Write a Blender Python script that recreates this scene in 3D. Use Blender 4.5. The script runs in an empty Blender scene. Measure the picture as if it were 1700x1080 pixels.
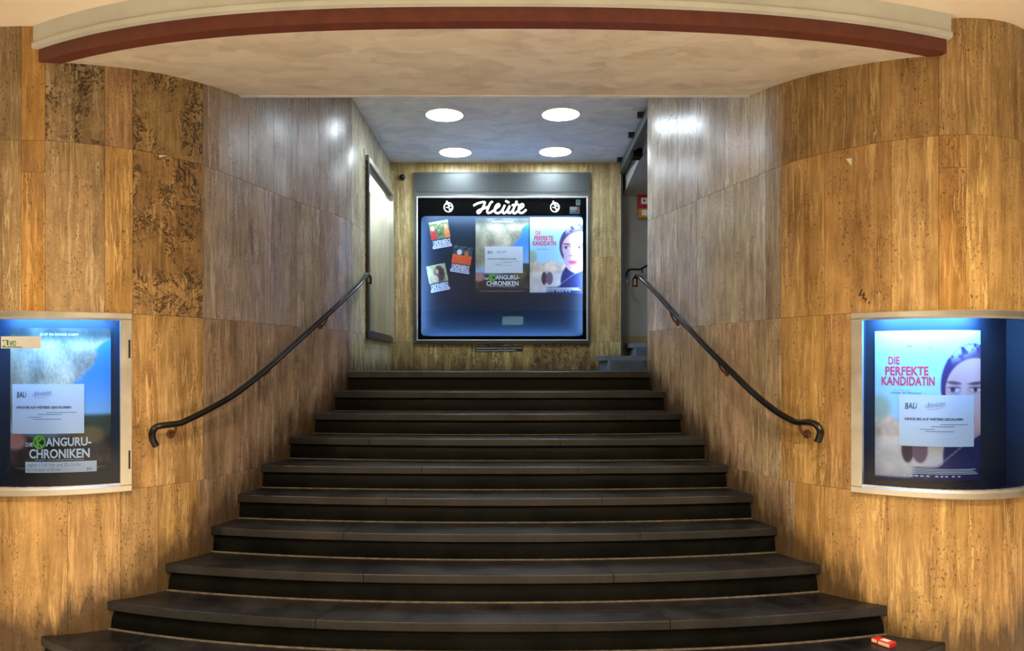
import bpy, bmesh, math, random
import numpy as np
from mathutils import Vector, Matrix

random.seed(7)
rng = np.random.default_rng(11)
scene = bpy.context.scene
COL = scene.collection

# ------------------------------------------------------------------ camera
F, CX, CY, EYE = 1228.0, 825.0, 608.0, 1.644
cam = bpy.data.cameras.new('camera')
cam.sensor_width = 36.0
cam.lens = F / 1700 * 36.0
cam.shift_x = (850 - CX) / 1700
cam.shift_y = (CY - 540) / 1700
cam.clip_start = 0.05
camo = bpy.data.objects.new('camera', cam)
camo.location = (0, 0, EYE)
camo.rotation_euler = (math.pi / 2, 0, 0)
COL.objects.link(camo)
scene.camera = camo

# ------------------------------------------------------------------ world, lights, exposure
w = bpy.data.worlds.new('night')
scene.world = w
w.use_nodes = True
w.node_tree.nodes['Background'].inputs[0].default_value = (0.75, 0.62, 0.48, 1)
w.node_tree.nodes['Background'].inputs[1].default_value = 0.12
scene.view_settings.view_transform = 'Standard'
scene.view_settings.look = 'None'
scene.view_settings.exposure = 0.0
scene.view_settings.gamma = 1.0
scene.view_settings.use_curve_mapping = False

def area(name, loc, target, sx, sy, power, col):
    l = bpy.data.lights.new(name, 'AREA')
    l.shape = 'RECTANGLE'; l.size = sx; l.size_y = sy
    l.energy = power; l.color = col
    o = bpy.data.objects.new(name, l)
    o.location = loc
    o.rotation_euler = (Vector(target) - Vector(loc)).to_track_quat('-Z', 'Y').to_euler()
    COL.objects.link(o)
    return o
WARM = (1.0, 0.76, 0.50)
def spot(name, loc, power, col, ang=150, rad=.12):
    l = bpy.data.lights.new(name, 'SPOT')
    l.energy = power; l.color = col; l.spot_size = math.radians(ang); l.spot_blend = .7; l.shadow_soft_size = rad
    o = bpy.data.objects.new(name, l); o.location = loc
    COL.objects.link(o)
    return o
# recessed downlights in the arcade ceiling by the stairs; rear ones added as fill
for x_, y_, p_ in ((-3.3, 2.3, 235), (-1.1, 2.0, 235), (1.1, 2.0, 235), (3.3, 2.3, 235), (-1.8, -.5, 500), (1.8, -.5, 500), (-1.8, -3.5, 500), (1.8, -3.5, 500)):
    spot('arcade_downlight', (x_, y_, 3.42), p_, WARM)
LAMP_STRENGTH = 60.0

# ------------------------------------------------------------------ helpers
def P(px, py, d):
    return Vector(((px - CX) / F * d, d, EYE - (py - CY) / F * d))
def XW(px, d): return (px - CX) / F * d
def ZW(py, d): return EYE - (py - CY) / F * d

def tag(o, label=None, cat=None, group=None, kind=None):
    if label: o['label'] = label
    if cat: o['category'] = cat
    if group: o['group'] = group
    if kind: o['kind'] = kind
    return o
def link(name, me, parent=None):
    o = bpy.data.objects.new(name, me)
    COL.objects.link(o)
    if parent is not None:
        o.parent = parent
        o.matrix_parent_inverse = parent.matrix_basis.inverted()
    return o
def empty(name, loc=(0, 0, 0)):
    o = bpy.data.objects.new(name, None)
    o.empty_display_size = 0.1
    o.location = loc
    COL.objects.link(o)
    return o
def mesh(name, verts, faces, mat=None, parent=None, uvs=None, sharp=None, cols=None):
    me = bpy.data.meshes.new(name)
    me.from_pydata([tuple(v) for v in verts], [], faces)
    if uvs is not None:
        l = me.uv_layers.new(name='UVMap')
        vi = np.empty(len(me.loops), dtype=np.int32)
        me.loops.foreach_get('vertex_index', vi)
        l.data.foreach_set('uv', np.asarray(uvs, dtype=np.float32)[vi].ravel())
    if cols is not None:
        a = me.color_attributes.new('print', 'FLOAT_COLOR', 'POINT')
        a.data.foreach_set('color', np.asarray(cols, dtype=np.float32).ravel())
    if mat: me.materials.append(mat)
    if sharp is not None:
        me.polygons.foreach_set('use_smooth', [True] * len(me.polygons))
        me.set_sharp_from_angle(angle=math.radians(sharp))
    me.update()
    return link(name, me, parent)

class MB:
    """collects simple shapes for one mesh"""
    def __init__(s): s.v = []; s.f = []
    def add(s, verts, faces):
        n = len(s.v); s.v += [tuple(v) for v in verts]; s.f += [[i + n for i in f] for f in faces]; return s
    def box(s, x0, x1, y0, y1, z0, z1, c=0.0):
        if c <= 0:
            v = [(x, y, z) for x in (x0, x1) for y in (y0, y1) for z in (z0, z1)]
            return s.add(v, [[0,1,3,2],[4,6,7,5],[0,4,5,1],[2,3,7,6],[0,2,6,4],[1,5,7,3]])
        b = bmesh.new()
        m = Matrix.LocRotScale(((x0+x1)/2, (y0+y1)/2, (z0+z1)/2), None, (x1-x0, y1-y0, z1-z0))
        bmesh.ops.create_cube(b, size=1, matrix=m)
        bmesh.ops.bevel(b, geom=b.edges[:], offset=c, segments=2, affect='EDGES', profile=0.5)
        b.verts.index_update()
        s.add([v.co for v in b.verts], [[v.index for v in f.verts] for f in b.faces]); b.free(); return s
    def tube(s, pts, r, n=10, ry=None, cap=True, up=Vector((0, 0, 1))):
        pts = [Vector(p) for p in pts]
        rings = []
        prev = None
        for i, p in enumerate(pts):
            t = (pts[min(i+1, len(pts)-1)] - pts[max(i-1, 0)]).normalized()
            if prev is None:
                a = up if abs(t.dot(up)) < .95 else Vector((1, 0, 0))
                nrm = (a - t * a.dot(t)).normalized()
            else:
                nrm = (prev - t * prev.dot(t)).normalized()
            prev = nrm
            b = t.cross(nrm)
            rr = r[i] if isinstance(r, (list, tuple)) else r
            r2 = rr if ry is None else ry
            rings.append([p + nrm * (math.cos(2*math.pi*k/n) * r2) + b * (math.sin(2*math.pi*k/n) * rr) for k in range(n)])
        v = [q for ring in rings for q in ring]
        f = []
        for i in range(len(pts)-1):
            for k in range(n):
                f.append([i*n+k, i*n+(k+1) % n, (i+1)*n+(k+1) % n, (i+1)*n+k])
        if cap:
            f.append(list(range(n))[::-1]); f.append([(len(pts)-1)*n+k for k in range(n)])
        return s.add(v, f)
    def lathe(s, prof, c, axis='z', n=32, close=False):
        v = []; f = []
        for (r, h) in prof:
            for k in range(n):
                a = 2*math.pi*k/n
                p = (r*math.cos(a), r*math.sin(a), h)
                if axis == 'y': p = (p[0], p[2], p[1])
                if axis == 'x': p = (p[2], p[0], p[1])
                v.append((p[0]+c[0], p[1]+c[1], p[2]+c[2]))
        for i in range(len(prof)-1):
            for k in range(n):
                f.append([i*n+k, i*n+(k+1) % n, (i+1)*n+(k+1) % n, (i+1)*n+k])
        return s.add(v, f)
    def disc(s, c, r, axis='z', n=32):
        v = []
        for k in range(n):
            a = 2*math.pi*k/n
            p = (r*math.cos(a), r*math.sin(a), 0)
            if axis == 'y': p = (p[0], 0, p[1])
            v.append((p[0]+c[0], p[1]+c[1], p[2]+c[2]))
        return s.add(v, [list(range(n))])
    def build(s, name, mat, parent=None, sharp=30):
        return mesh(name, s.v, s.f, mat, parent, sharp=sharp)

def smooth_pts(pts, k=6):
    pts = [Vector(p) for p in pts]
    out = []
    for i in range(len(pts)-1):
        p0 = pts[max(i-1, 0)]; p1 = pts[i]; p2 = pts[i+1]; p3 = pts[min(i+2, len(pts)-1)]
        for j in range(k):
            t = j / k
            out.append(0.5*((2*p1) + (p2-p0)*t + (2*p0-5*p1+4*p2-p3)*t*t + (3*p1-p0-3*p2+p3)*t**3))
    out.append(pts[-1])
    return out

# ------------------------------------------------------------------ materials
def srgb(r, g, b):
    def f(c):
        c /= 255
        return c/12.92 if c <= .04045 else ((c+.055)/1.055)**2.4
    return (f(r), f(g), f(b), 1)
class NT:
    def __init__(s, name):
        s.m = bpy.data.materials.new(name); s.m.use_nodes = True
        s.t = s.m.node_tree; s.t.nodes.clear()
        s.out = s.t.nodes.new('ShaderNodeOutputMaterial')
    def n(s, typ, ins=None, **props):
        nd = s.t.nodes.new('ShaderNode' + typ)
        for k, v in props.items(): setattr(nd, k, v)
        for k, v in (ins or {}).items():
            if isinstance(v, bpy.types.NodeSocket): s.t.links.new(v, nd.inputs[k])
            else: nd.inputs[k].default_value = v
        return nd
    def math(s, op, a, b=0.0, clamp=False):
        return s.n('Math', {0: a, 1: b}, operation=op, use_clamp=clamp).outputs[0]
    def mix(s, fac, a, b, blend='MIX'):
        nd = s.t.nodes.new('ShaderNodeMix'); nd.data_type = 'RGBA'; nd.blend_type = blend
        for k, v in ((0, fac), (6, a), (7, b)):
            if isinstance(v, bpy.types.NodeSocket): s.t.links.new(v, nd.inputs[k])
            else: nd.inputs[k].default_value = v
        return nd.outputs[2]
    def ramp(s, fac, stops):
        nd = s.n('ValToRGB', {0: fac})
        e = nd.color_ramp.elements
        while len(e) < len(stops): e.new(0.5)
        for q, (p, c) in zip(e, stops):
            q.position = p; q.color = c if len(c) == 4 else (*c, 1)
        return nd.outputs[0]
    def step(s, x, lo, hi):
        nd = s.n('MapRange', {'Value': x, 'From Min': lo, 'From Max': hi, 'To Min': 0.0, 'To Max': 1.0})
        return nd.outputs[0]
    def done(s, shader):
        s.t.links.new(shader, s.out.inputs[0]); return s.m

def simple(name, col, rough=.5, metal=0.0, spec=.5, emis=None, estr=0.0, noise=0.0, nscale=8.0, bump=0.0, coat=0.0):
    t = NT(name)
    ins = {'Base Color': col, 'Roughness': rough, 'Metallic': metal, 'Specular IOR Level': spec}
    if noise or bump:
        tc = t.n('TexCoord').outputs['Object']
        nz = t.n('TexNoise', {'Vector': tc, 'Scale': nscale, 'Detail': 6.0, 'Roughness': .6}).outputs[0]
        if noise:
            ins['Base Color'] = t.mix(t.step(nz, .3, .7), tuple(c*(1-noise) for c in col[:3]) + (1,), tuple(min(1, c*(1+noise)) for c in col[:3]) + (1,))
            ins['Roughness'] = t.math('ADD', t.math('MULTIPLY', nz, .25), rough-.12)
        if bump:
            ins['Normal'] = t.n('Bump', {'Strength': bump, 'Distance': .004, 'Height': nz}).outputs[0]
    if emis:
        ins['Emission Color'] = emis; ins['Emission Strength'] = estr
    if coat: ins['Coat Weight'] = coat
    return t.done(t.n('BsdfPrincipled', ins).outputs[0])

def make_travertine():
    t = NT('travertine')
    oi = t.n('ObjectInfo')
    uv = t.n('UVMap', uv_map='UVMap').outputs[0]
    off = t.n('CombineXYZ', {'X': t.math('MULTIPLY', oi.outputs['Random'], 37.0), 'Y': t.math('MULTIPLY', oi.outputs['Random'], 91.0), 'Z': 0.0}).outputs[0]
    base = t.n('VectorMath', {0: uv, 1: off}, operation='ADD').outputs[0]
    def scaled(v, a, b): return t.n('VectorMath', {0: v, 1: (a, b, 1)}, operation='MULTIPLY').outputs[0]
    def wobble(a, b, amp, det=3.0):
        w_ = t.n('TexNoise', {'Vector': scaled(base, a, b), 'Scale': 1.0, 'Detail': det}).outputs['Color']
        w_ = t.n('VectorMath', {0: w_, 1: (.5, .5, .5)}, operation='SUBTRACT').outputs[0]
        return t.n('VectorMath', {0: w_, 1: (amp, amp, 0)}, operation='MULTIPLY').outputs[0]
    c = t.n('VectorMath', {0: base, 1: wobble(3, 2.2, .03)}, operation='ADD').outputs[0]
    c = t.n('VectorMath', {0: c, 1: wobble(30, 18, .010)}, operation='ADD').outputs[0]
    def stretched(a, b, det, rough=.6, src=None):
        return t.n('TexNoise', {'Vector': scaled(src or c, a, b), 'Scale': 1.0, 'Detail': det, 'Roughness': rough}).outputs[0]
    broad = stretched(13, .9, 2.0)
    fine = stretched(60, 4.5, 6.0, .7)
    veins = stretched(36, 1.5, 3.0, .6)
    cloud = stretched(5, 4, 5.0, .65)
    grain = stretched(150, 90, 2.0)
    tint = oi.outputs['Color']
    k = t.math('ADD', t.math('MULTIPLY', broad, .75), t.math('ADD', t.math('MULTIPLY', fine, .55), t.math('ADD', t.math('MULTIPLY', cloud, .65), t.math('MULTIPLY', grain, .22))))
    k = t.step(k, .84, 1.34)
    dark = t.mix(1.0, tint, (.52, .46, .38, 1), 'MULTIPLY')
    lite = t.mix(1.0, tint, (1.40, 1.38, 1.34, 1), 'MULTIPLY')
    col = t.mix(k, dark, lite)
    vmask = stretched(3.5, .9, 2.0)
    vein = t.math('MULTIPLY', t.math('MULTIPLY', t.step(veins, .56, .62), t.step(vmask, .40, .54)), .55)
    col = t.mix(vein, col, t.mix(1.0, tint, (1.75, 1.9, 2.15, 1), 'MULTIPLY'))
    rn = stretched(17, 1.1, 3.0, .55)
    thin = t.math('SUBTRACT', 1.0, t.step(t.math('ABSOLUTE', t.math('SUBTRACT', rn, .5)), .004, .020))
    thin = t.math('MULTIPLY', t.math('MULTIPLY', thin, t.step(vmask, .38, .55)), .60)
    col = t.mix(thin, col, t.mix(1.0, tint, (1.8, 2.0, 2.3, 1), 'MULTIPLY'))
    # reddish brown streaks
    st = stretched(20, 1.0, 3.0)
    col = t.mix(t.math('MULTIPLY', t.step(st, .56, .68), .38), col, t.mix(1.0, tint, (.60, .44, .30, 1), 'MULTIPLY'))
    # pits
    pz = stretched(125, 46, 3.0, .6)
    pband = stretched(9, 1.6, 2.0)
    pit = t.math('MULTIPLY', t.step(pz, .59, .63), t.step(pband, .44, .58))
    br = t.n('Attribute', attribute_name='breccia')
    br.attribute_type = 'OBJECT'
    bsrc = t.n('VectorMath', {0: base, 1: wobble(7, 6, .20, 4.0)}, operation='ADD').outputs[0]
    bn = stretched(10, 7, 4.0, .65, bsrc)
    ridge = t.math('ABSOLUTE', t.math('SUBTRACT', bn, .5))
    bmask = stretched(5, 2.2, 3.0, .6, base)
    crack = t.math('MULTIPLY', t.math('SUBTRACT', 1.0, t.step(ridge, .008, .034)), t.step(bmask, .38, .50))
    bp = stretched(60, 40, 3.0, .6, bsrc)
    crack = t.math('MAXIMUM', crack, t.math('MULTIPLY', t.step(bp, .545, .60), t.step(bmask, .40, .50)))
    crack = t.math('MULTIPLY', crack, br.outputs['Fac'])
    pat = t.math('MULTIPLY', t.math('MULTIPLY', t.step(bn, .45, .62), .55), br.outputs['Fac'])
    col = t.mix(pat, col, t.mix(1.0, tint, (.55, .52, .46, 1), 'MULTIPLY'))
    hole = t.math('MAXIMUM', pit, crack)
    col = t.mix(t.math('MULTIPLY', hole, .85), col, (.022, .014, .008, 1))
    # grime trodden up along the stairs
    gv = t.n('SeparateXYZ', {0: t.n('UVMap', uv_map='above_stairs').outputs[0]}).outputs[0]
    gn = stretched(14, 3.0, 4.0, .65)
    gr = t.math('SUBTRACT', 1.0, t.step(t.math('ADD', gv, t.math('MULTIPLY', t.math('SUBTRACT', gn, .5), .6)), .0, .22))
    col = t.mix(t.math('MULTIPLY', gr, .86), col, (.045, .028, .014, 1))
    h = t.math('SUBTRACT', t.math('MULTIPLY', fine, .10), hole)
    rough = t.math('ADD', .16, t.math('ADD', t.math('MULTIPLY', hole, .5), t.math('MULTIPLY', fine, .22)))
    nrm = t.n('Bump', {'Strength': .4, 'Distance': .003, 'Height': h}).outputs[0]
    return t.done(t.n('BsdfPrincipled', {'Base Color': col, 'Roughness': rough, 'Normal': nrm, 'Specular IOR Level': .32}).outputs[0])

def make_stair(name, base, lite, spec=.5):
    t = NT(name)
    tc = t.n('TexCoord').outputs['Object']
    oi = t.n('ObjectInfo')
    n1 = t.n('TexNoise', {'Vector': tc, 'Scale': 3.0, 'Detail': 6.0, 'Roughness': .65}).outputs[0]
    n2 = t.n('TexNoise', {'Vector': tc, 'Scale': 60.0, 'Detail': 4.0}).outputs[0]
    spk = t.n('TexVoronoi', {'Vector': tc, 'Scale': 26.0}).outputs[0]
    k = t.math('ADD', t.math('MULTIPLY', n1, .75), t.math('MULTIPLY', n2, .25))
    col = t.mix(t.step(k, .40, .62), base, lite)
    col = t.mix(t.math('MULTIPLY', t.math('SUBTRACT', 1.0, t.step(spk, .02, .05)), .35), col, (.28, .26, .22, 1))
    r = t.math('ADD', .22, t.math('MULTIPLY', n1, .32))
    nrm = t.n('Bump', {'Strength': .25, 'Distance': .002, 'Height': k}).outputs[0]
    return t.done(t.n('BsdfPrincipled', {'Base Color': col, 'Roughness': r, 'Normal': nrm, 'Specular IOR Level': spec}).outputs[0])

def make_plaster(name, a, b, c2):
    t = NT(name)
    tc = t.n('TexCoord').outputs['Object']
    w = t.n('TexNoise', {'Vector': tc, 'Scale': 3.0, 'Detail': 3.0}).outputs['Color']
    d = t.n('VectorMath', {0: tc, 1: t.n('VectorMath', {0: w, 1: (.28, .28, 0)}, operation='MULTIPLY').outputs[0]}, operation='ADD').outputs[0]
    d = t.n('VectorMath', {0: d, 1: (1.0, 1.7, 1)}, operation='MULTIPLY').outputs[0]
    v1 = t.n('TexVoronoi', {'Vector': d, 'Scale': 5.5, 'Smoothness': .2}, feature='SMOOTH_F1').outputs['Color']
    v2 = t.n('TexVoronoi', {'Vector': d, 'Scale': 11.0, 'Smoothness': .2}, feature='SMOOTH_F1').outputs['Color']
    s1 = t.n('SeparateColor', {0: v1}).outputs[0]
    s2 = t.n('SeparateColor', {0: v2}).outputs[1]
    nz = t.n('TexNoise', {'Vector': tc, 'Scale': 1.4, 'Detail': 5.0}).outputs[0]
    k = t.math('ADD', t.math('MULTIPLY', s1, .45), t.math('ADD', t.math('MULTIPLY', s2, .22), t.math('MULTIPLY', nz, .5)))
    col = t.ramp(k, [(.25, a), (.55, b), (.9, c2)])
    return t.done(t.n('BsdfPrincipled', {'Base Color': col, 'Roughness': .48, 'Specular IOR Level': .3}).outputs[0])

def make_glass(name, tint=(1, 1, 1, 1), refl=1.0):
    t = NT(name)
    fr = t.n('Fresnel', {'IOR': 1.45}).outputs[0]
    tr = t.n('BsdfTransparent', {'Color': tint}).outputs[0]
    gl = t.n('BsdfGlossy', {'Color': (refl, refl, refl, 1), 'Roughness': .02}).outputs[0]
    return t.done(t.n('MixShader', {0: fr, 1: tr, 2: gl}).outputs[0])

def make_print():
    t = NT('printed_paper')
    c = t.n('VertexColor', layer_name='print').outputs[0]
    return t.done(t.n('BsdfPrincipled', {'Base Color': c, 'Roughness': .45, 'Specular IOR Level': .3}).outputs[0])

def make_grille():
    t = NT('perforated_grille')
    tc = t.n('TexCoord').outputs['Object']
    sx = t.n('SeparateXYZ', {0: tc})
    def cell(o):
        f = t.math('FRACT', t.math('MULTIPLY', o, 74.0))
        return t.math('ABSOLUTE', t.math('SUBTRACT', f, .5))
    hx = cell(sx.outputs[0]); hz = cell(sx.outputs[2])
    m = t.math('MAXIMUM', hx, hz)
    hole = t.math('SUBTRACT', 1.0, t.step(m, .26, .32))
    col = t.mix(hole, (.11, .125, .125, 1), (.012, .013, .013, 1))
    nrm = t.n('Bump', {'Strength': .5, 'Distance': .004, 'Height': t.math('SUBTRACT', 1.0, hole)}).outputs[0]
    return t.done(t.n('BsdfPrincipled', {'Base Color': col, 'Roughness': .4, 'Metallic': t.math('MULTIPLY', t.math('SUBTRACT', 1.0, hole), .6), 'Normal': nrm}).outputs[0])

def emit(name, col, strength):
    t = NT(name)
    return t.done(t.n('Emission', {'Color': col, 'Strength': strength}).outputs[0])

M = {}
M['trav'] = make_travertine()
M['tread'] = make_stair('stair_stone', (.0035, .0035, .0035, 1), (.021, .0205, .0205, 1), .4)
M['riser'] = make_stair('stair_stone_shaded', (.0018, .0021, .0017, 1), (.0055, .006, .0048, 1), .08)  # the tread stone again, darkened to put the nosing's shade into it
M['mortar'] = simple('mortar', (.075, .062, .045, 1), .8, noise=.6, nscale=25)
M['soffit'] = make_plaster('canopy_plaster', (.55, .505, .43), (.665, .62, .54), (.76, .715, .64))
M['inceil'] = make_plaster('passage_plaster', (.50, .57, .68), (.62, .69, .79), (.72, .78, .86))  # canopy's plaster made bluer: blue case light is put into its colour
M['ceil'] = simple('painted_ceiling', (.88, .80, .68, 1), .8, noise=.04, nscale=2)
M['fascia'] = simple('fascia_paint', (.60, .65, .62, 1), .55, noise=.10, nscale=3)
M['red'] = simple('dark_red_paint', (.125, .030, .019, 1), .45, noise=.25, nscale=14, bump=.2)
M['floor'] = simple('pavement', (.74, .70, .63, 1), .7, noise=.2, nscale=5)
M['alu'] = simple('anodised_aluminium', (.62, .62, .56, 1), .34, .85, noise=.03, nscale=9)
M['steel'] = simple('brushed_steel', (.70, .72, .70, 1), .28, .9, noise=.08, nscale=30)
M['bead'] = simple('satin_bead', (.66, .70, .64, 1), .42, .35)
M['greymetal'] = simple('painted_grey_metal', (.10, .115, .115, 1), .45, .2, noise=.12, nscale=18)
M['bronze'] = simple('dark_bronze', (.050, .046, .040, 1), .32, .7, noise=.2, nscale=20)
M['black'] = simple('black_enamel', (.006, .006, .007, 1), .27, 0.0, spec=.35)
M['blackmask'] = simple('black_mask', (.003, .003, .004, 1), .5, spec=.08)
M['rust'] = simple('rusty_iron', (.12, .045, .020, 1), .7, .2, noise=.4, nscale=40)
M['navy'] = simple('navy_lining', (.012, .018, .032, 1), .6, noise=.15, nscale=6)
M['slate'] = simple('slate_panel', (.020, .025, .037, 1), .6, spec=.12, noise=.1, nscale=4)
M['print'] = make_print()
M['glass'] = make_glass('glass')
M['blueglass'] = make_glass('bluelight_glass', (.72, .86, 1, 1), .7)  # tint added to make the light inside the cases look bluer
M['caseglass'] = make_glass('case_glass', (.86, .93, 1, 1), .35)  # faint blue tint likewise stands in for cooler light inside
M['grille'] = make_grille()
M['lamp'] = emit('lamp_diffuser', (.78, .90, 1, 1), LAMP_STRENGTH)
M['tube_blue'] = emit('cold_tube', (.13, .42, 1, 1), 210.0)
M['tube_blue2'] = emit('cold_tube_dim', (.13, .44, 1, 1), 300.0)
M['led'] = emit('led_strip', (.30, .56, 1, 1), 110.0)
M['led_top'] = emit('led_strip_top', (.50, .74, 1, 1), 135.0)
M['led_ceiling_fill'] = emit('added_led_low', (.22, .50, 1, 1), 110.0)  # for the added bottom strip
M['tube_white'] = emit('white_tube', (.86, 1, .92, 1), 16.0)
M['neon'] = emit('neon_white', (1, .97, .93, 1), 3.2)
M['sign'] = emit('sign_glow', (.55, 1, .92, 1), 12.0)
M['greywall'] = simple('grey_wall_paint', (.36, .37, .35, 1), .7, noise=.1, nscale=3)
M['tan'] = simple('tan_paint', (.34, .25, .13, 1), .6, noise=.15)
M['bluestep'] = simple('blue_grey_step', (.11, .135, .17, 1), .5, noise=.25, nscale=10)
M['alarmred'] = simple('alarm_red', (.45, .012, .016, 1), .35)
M['alarmyellow'] = simple('alarm_yellow', (.62, .26, .02, 1), .4)
M['white'] = simple('white_plastic', (.78, .78, .78, 1), .5)
M['paper'] = simple('white_paper', (.74, .74, .74, 1), .7)
M['ink'] = simple('dark_ink', (.03, .035, .07, 1), .6)
M['inkgrey'] = simple('grey_ink', (.20, .24, .32, 1), .6)
M['inkwhite'] = simple('white_ink', (.80, .80, .80, 1), .6)
M['inkred'] = simple('red_ink', (.75, .03, .07, 1), .6)
M['inkgreen'] = simple('green_ink', (.16, .50, .04, 1), .6)
M['inkbrown'] = simple('brown_marker', (.05, .018, .006, 1), .6)
M['green'] = simple('sticker_green', (.02, .14, .04, 1), .5)
M['cream'] = simple('case_lining', (.62, .66, .56, 1), .5, noise=.1)
M['lining'] = simple('lining_stone_reflection', (.30, .27, .19, 1), .4, noise=.25, nscale=5)  # back panel colour stands in for stone reflected in the glass
M['packred'] = simple('pack_red', (.55, .03, .02, 1), .4)
M['packwhite'] = simple('pack_white', (.75, .66, .55, 1), .45)
M['dark'] = simple('dark_ceiling', (.035, .04, .04, 1), .7)

# ------------------------------------------------------------------ wall plans
def chaikin(p, n=3):
    for _ in range(n):
        q = [p[0]]
        for a, b in zip(p[:-1], p[1:]):
            q.append((.75*a[0]+.25*b[0], .75*a[1]+.25*b[1])); q.append((.25*a[0]+.75*b[0], .25*a[1]+.75*b[1]))
        q.append(p[-1]); p = q
    return p
class Wall:
    def __init__(s, pts, sign):
        s.p = np.array(chaikin(pts)); s.sign = sign
        d = np.diff(s.p, axis=0); s.s = np.concatenate([[0], np.cumsum(np.hypot(d[:, 0], d[:, 1]))])
        tg = np.gradient(s.p, s.s, axis=0); tg /= np.linalg.norm(tg, axis=1)[:, None]
        s.n = np.stack([tg[:, 1], -tg[:, 0]], 1) * sign
        s.L = s.s[-1]
    def at(s, u, off=0.0):
        x = np.interp(u, s.s, s.p[:, 0]); y = np.interp(u, s.s, s.p[:, 1])
        nx = np.interp(u, s.s, s.n[:, 0]); ny = np.interp(u, s.s, s.n[:, 1])
        l = math.hypot(nx, ny)
        return (float(x+nx/l*off), float(y+ny/l*off))
    def hit(s, px, off=0.0):
        r = (px-CX)/F
        us = np.linspace(0, s.L, 3000)
        best = None; prev = None
        for u in us:
            x, y = s.at(u, off)
            if y < .5: prev = None; continue
            e = x/y - r
            if prev is not None and prev[1]*e <= 0:
                if best is None or y < best[1]: best = (u, y)
            prev = (u, e)
        return best            # (s, depth)
    def point(s, u, z, off=0.0):
        x, y = s.at(u, off); return (x, y, z)
BACK = 8.39
LW = Wall([(-6.0, 4.9), (-4.6, 4.75), (-3.7, 4.45), (-3.2, 4.20), (-2.85, 4.08), (-2.49, 4.06), (-2.19, 4.17), (-1.96, 4.35), (-1.80, 4.60), (-1.71, 4.90),
           (-1.625, 5.2), (-1.55, 5.5), (-1.44, 5.78), (-1.34, 6.02), (-1.275, 6.24), (-1.25, 6.36), (-1.245, 6.44), (-1.24, 6.6), (-1.20, 8.2), (-1.196, BACK + .02)], 1)
RW = Wall([(5.6, 5.2), (4.4, 5.0), (3.5, 4.55), (3.08, 4.22), (2.82, 4.03), (2.58, 3.965), (2.38, 3.98), (2.13, 4.10), (1.90, 4.32), (1.755, 4.58), (1.68, 4.9),
           (1.60, 5.15), (1.52, 5.43), (1.455, 5.75), (1.375, 6.02), (1.31, 6.25), (1.29, 6.37), (1.30, 6.42), (1.36, 6.45), (1.9, 6.47), (2.9, 6.47)], -1)
Z = lambda h: EYE + h
ZROW = [-.02, Z(-.70), Z(.30), Z(1.245)]
ZC = 3.515            # street ceiling
ZI = 3.951            # passage ceiling

def stair_line(y):
    return float(np.interp(y, [4.05, 4.18, 4.36, 4.6, 4.9, 5.15, 5.45, 5.8, 6.05, 6.27], [.16, .32, .48, .64, .80, .96, 1.12, 1.28, 1.44, 1.60]))
def slab(wall, s0, s1, z0, z1, parent, tint, breccia=0.0):
    g, c, th = .0006, .0010, .03
    n = max(1, math.ceil((s1-s0)/.07))
    mid = list(np.linspace(s0+g+c, s1-g-c, n+1))
    cs = [(s0+g, -th), (s0+g, -c)] + [(m, 0.0) for m in mid] + [(s1-g, -c), (s1-g, -th)]
    rs = [(z0+g, -th), (z0+g, -c), (z0+g+c, 0.0), (z1-g-c, 0.0), (z1-g, -c), (z1-g, -th)]
    v = []; uv = []
    for (s, o) in cs:
        for (z, q) in rs:
            v.append(wall.point(s, z, min(o, q))); uv.append((s, z))
    R = len(rs); f = []
    for i in range(len(cs)-1):
        for j in range(R-1):
            q = [i*R+j, (i+1)*R+j, (i+1)*R+j+1, i*R+j+1]
            f.append(q if wall.sign > 0 else q[::-1])
    o = mesh('slab', v, f, M['trav'], parent, uvs=uv, sharp=25)
    me = o.data
    l = me.uv_layers.new(name='above_stairs')
    vi = np.empty(len(me.loops), dtype=np.int32); me.loops.foreach_get('vertex_index', vi)
    g_ = np.array([(p[2] - stair_line(p[1]), 0) for p in v], dtype=np.float32)
    l.data.foreach_set('uv', g_[vi].ravel())
    o.color = (*tint, 1)
    o['breccia'] = float(breccia)
    return o

def backing(wall, name, off=-.30, z1=4.0):
    us = np.linspace(0, wall.L, 60)
    v = []
    for u in us:
        v += [wall.point(u, -.05, off), wall.point(u, z1, off)]
    f = [[2*i, 2*i+2, 2*i+3, 2*i+1] for i in range(59)]
    if wall.sign < 0: f = [q[::-1] for q in f]
    o = mesh(name, v, f, M['dark'])
    return tag(o, kind='structure')
wall_left = backing(LW, 'wall_left')
wall_right = backing(RW, 'wall_right')

def jit(c, a=.10):
    k = 1 + random.uniform(-a, a)
    return (c[0]*k, c[1]*k*(1+random.uniform(-.03, .03)), c[2]*k*(1+random.uniform(-.06, .06)))

# case extents on the walls
CASE_Z = (Z(-.712), Z(.305))
lc1 = LW.hit(217)[0]; lc0 = lc1 - 1.42
rc1 = RW.hit(1416)[0]; rc0 = rc1 - 1.22

OR = (.37, .245, .10); ORL = (.39, .255, .11); TAN = (.32, .245, .145); GB = (.295, .25, .22); GR = (.45, .40, .335)  # inner slabs greyer: slab tone plus cool passage light put into the tint
YB = (.46, .38, .21)
def S(wall, px): return wall.hit(px)[0]
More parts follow.
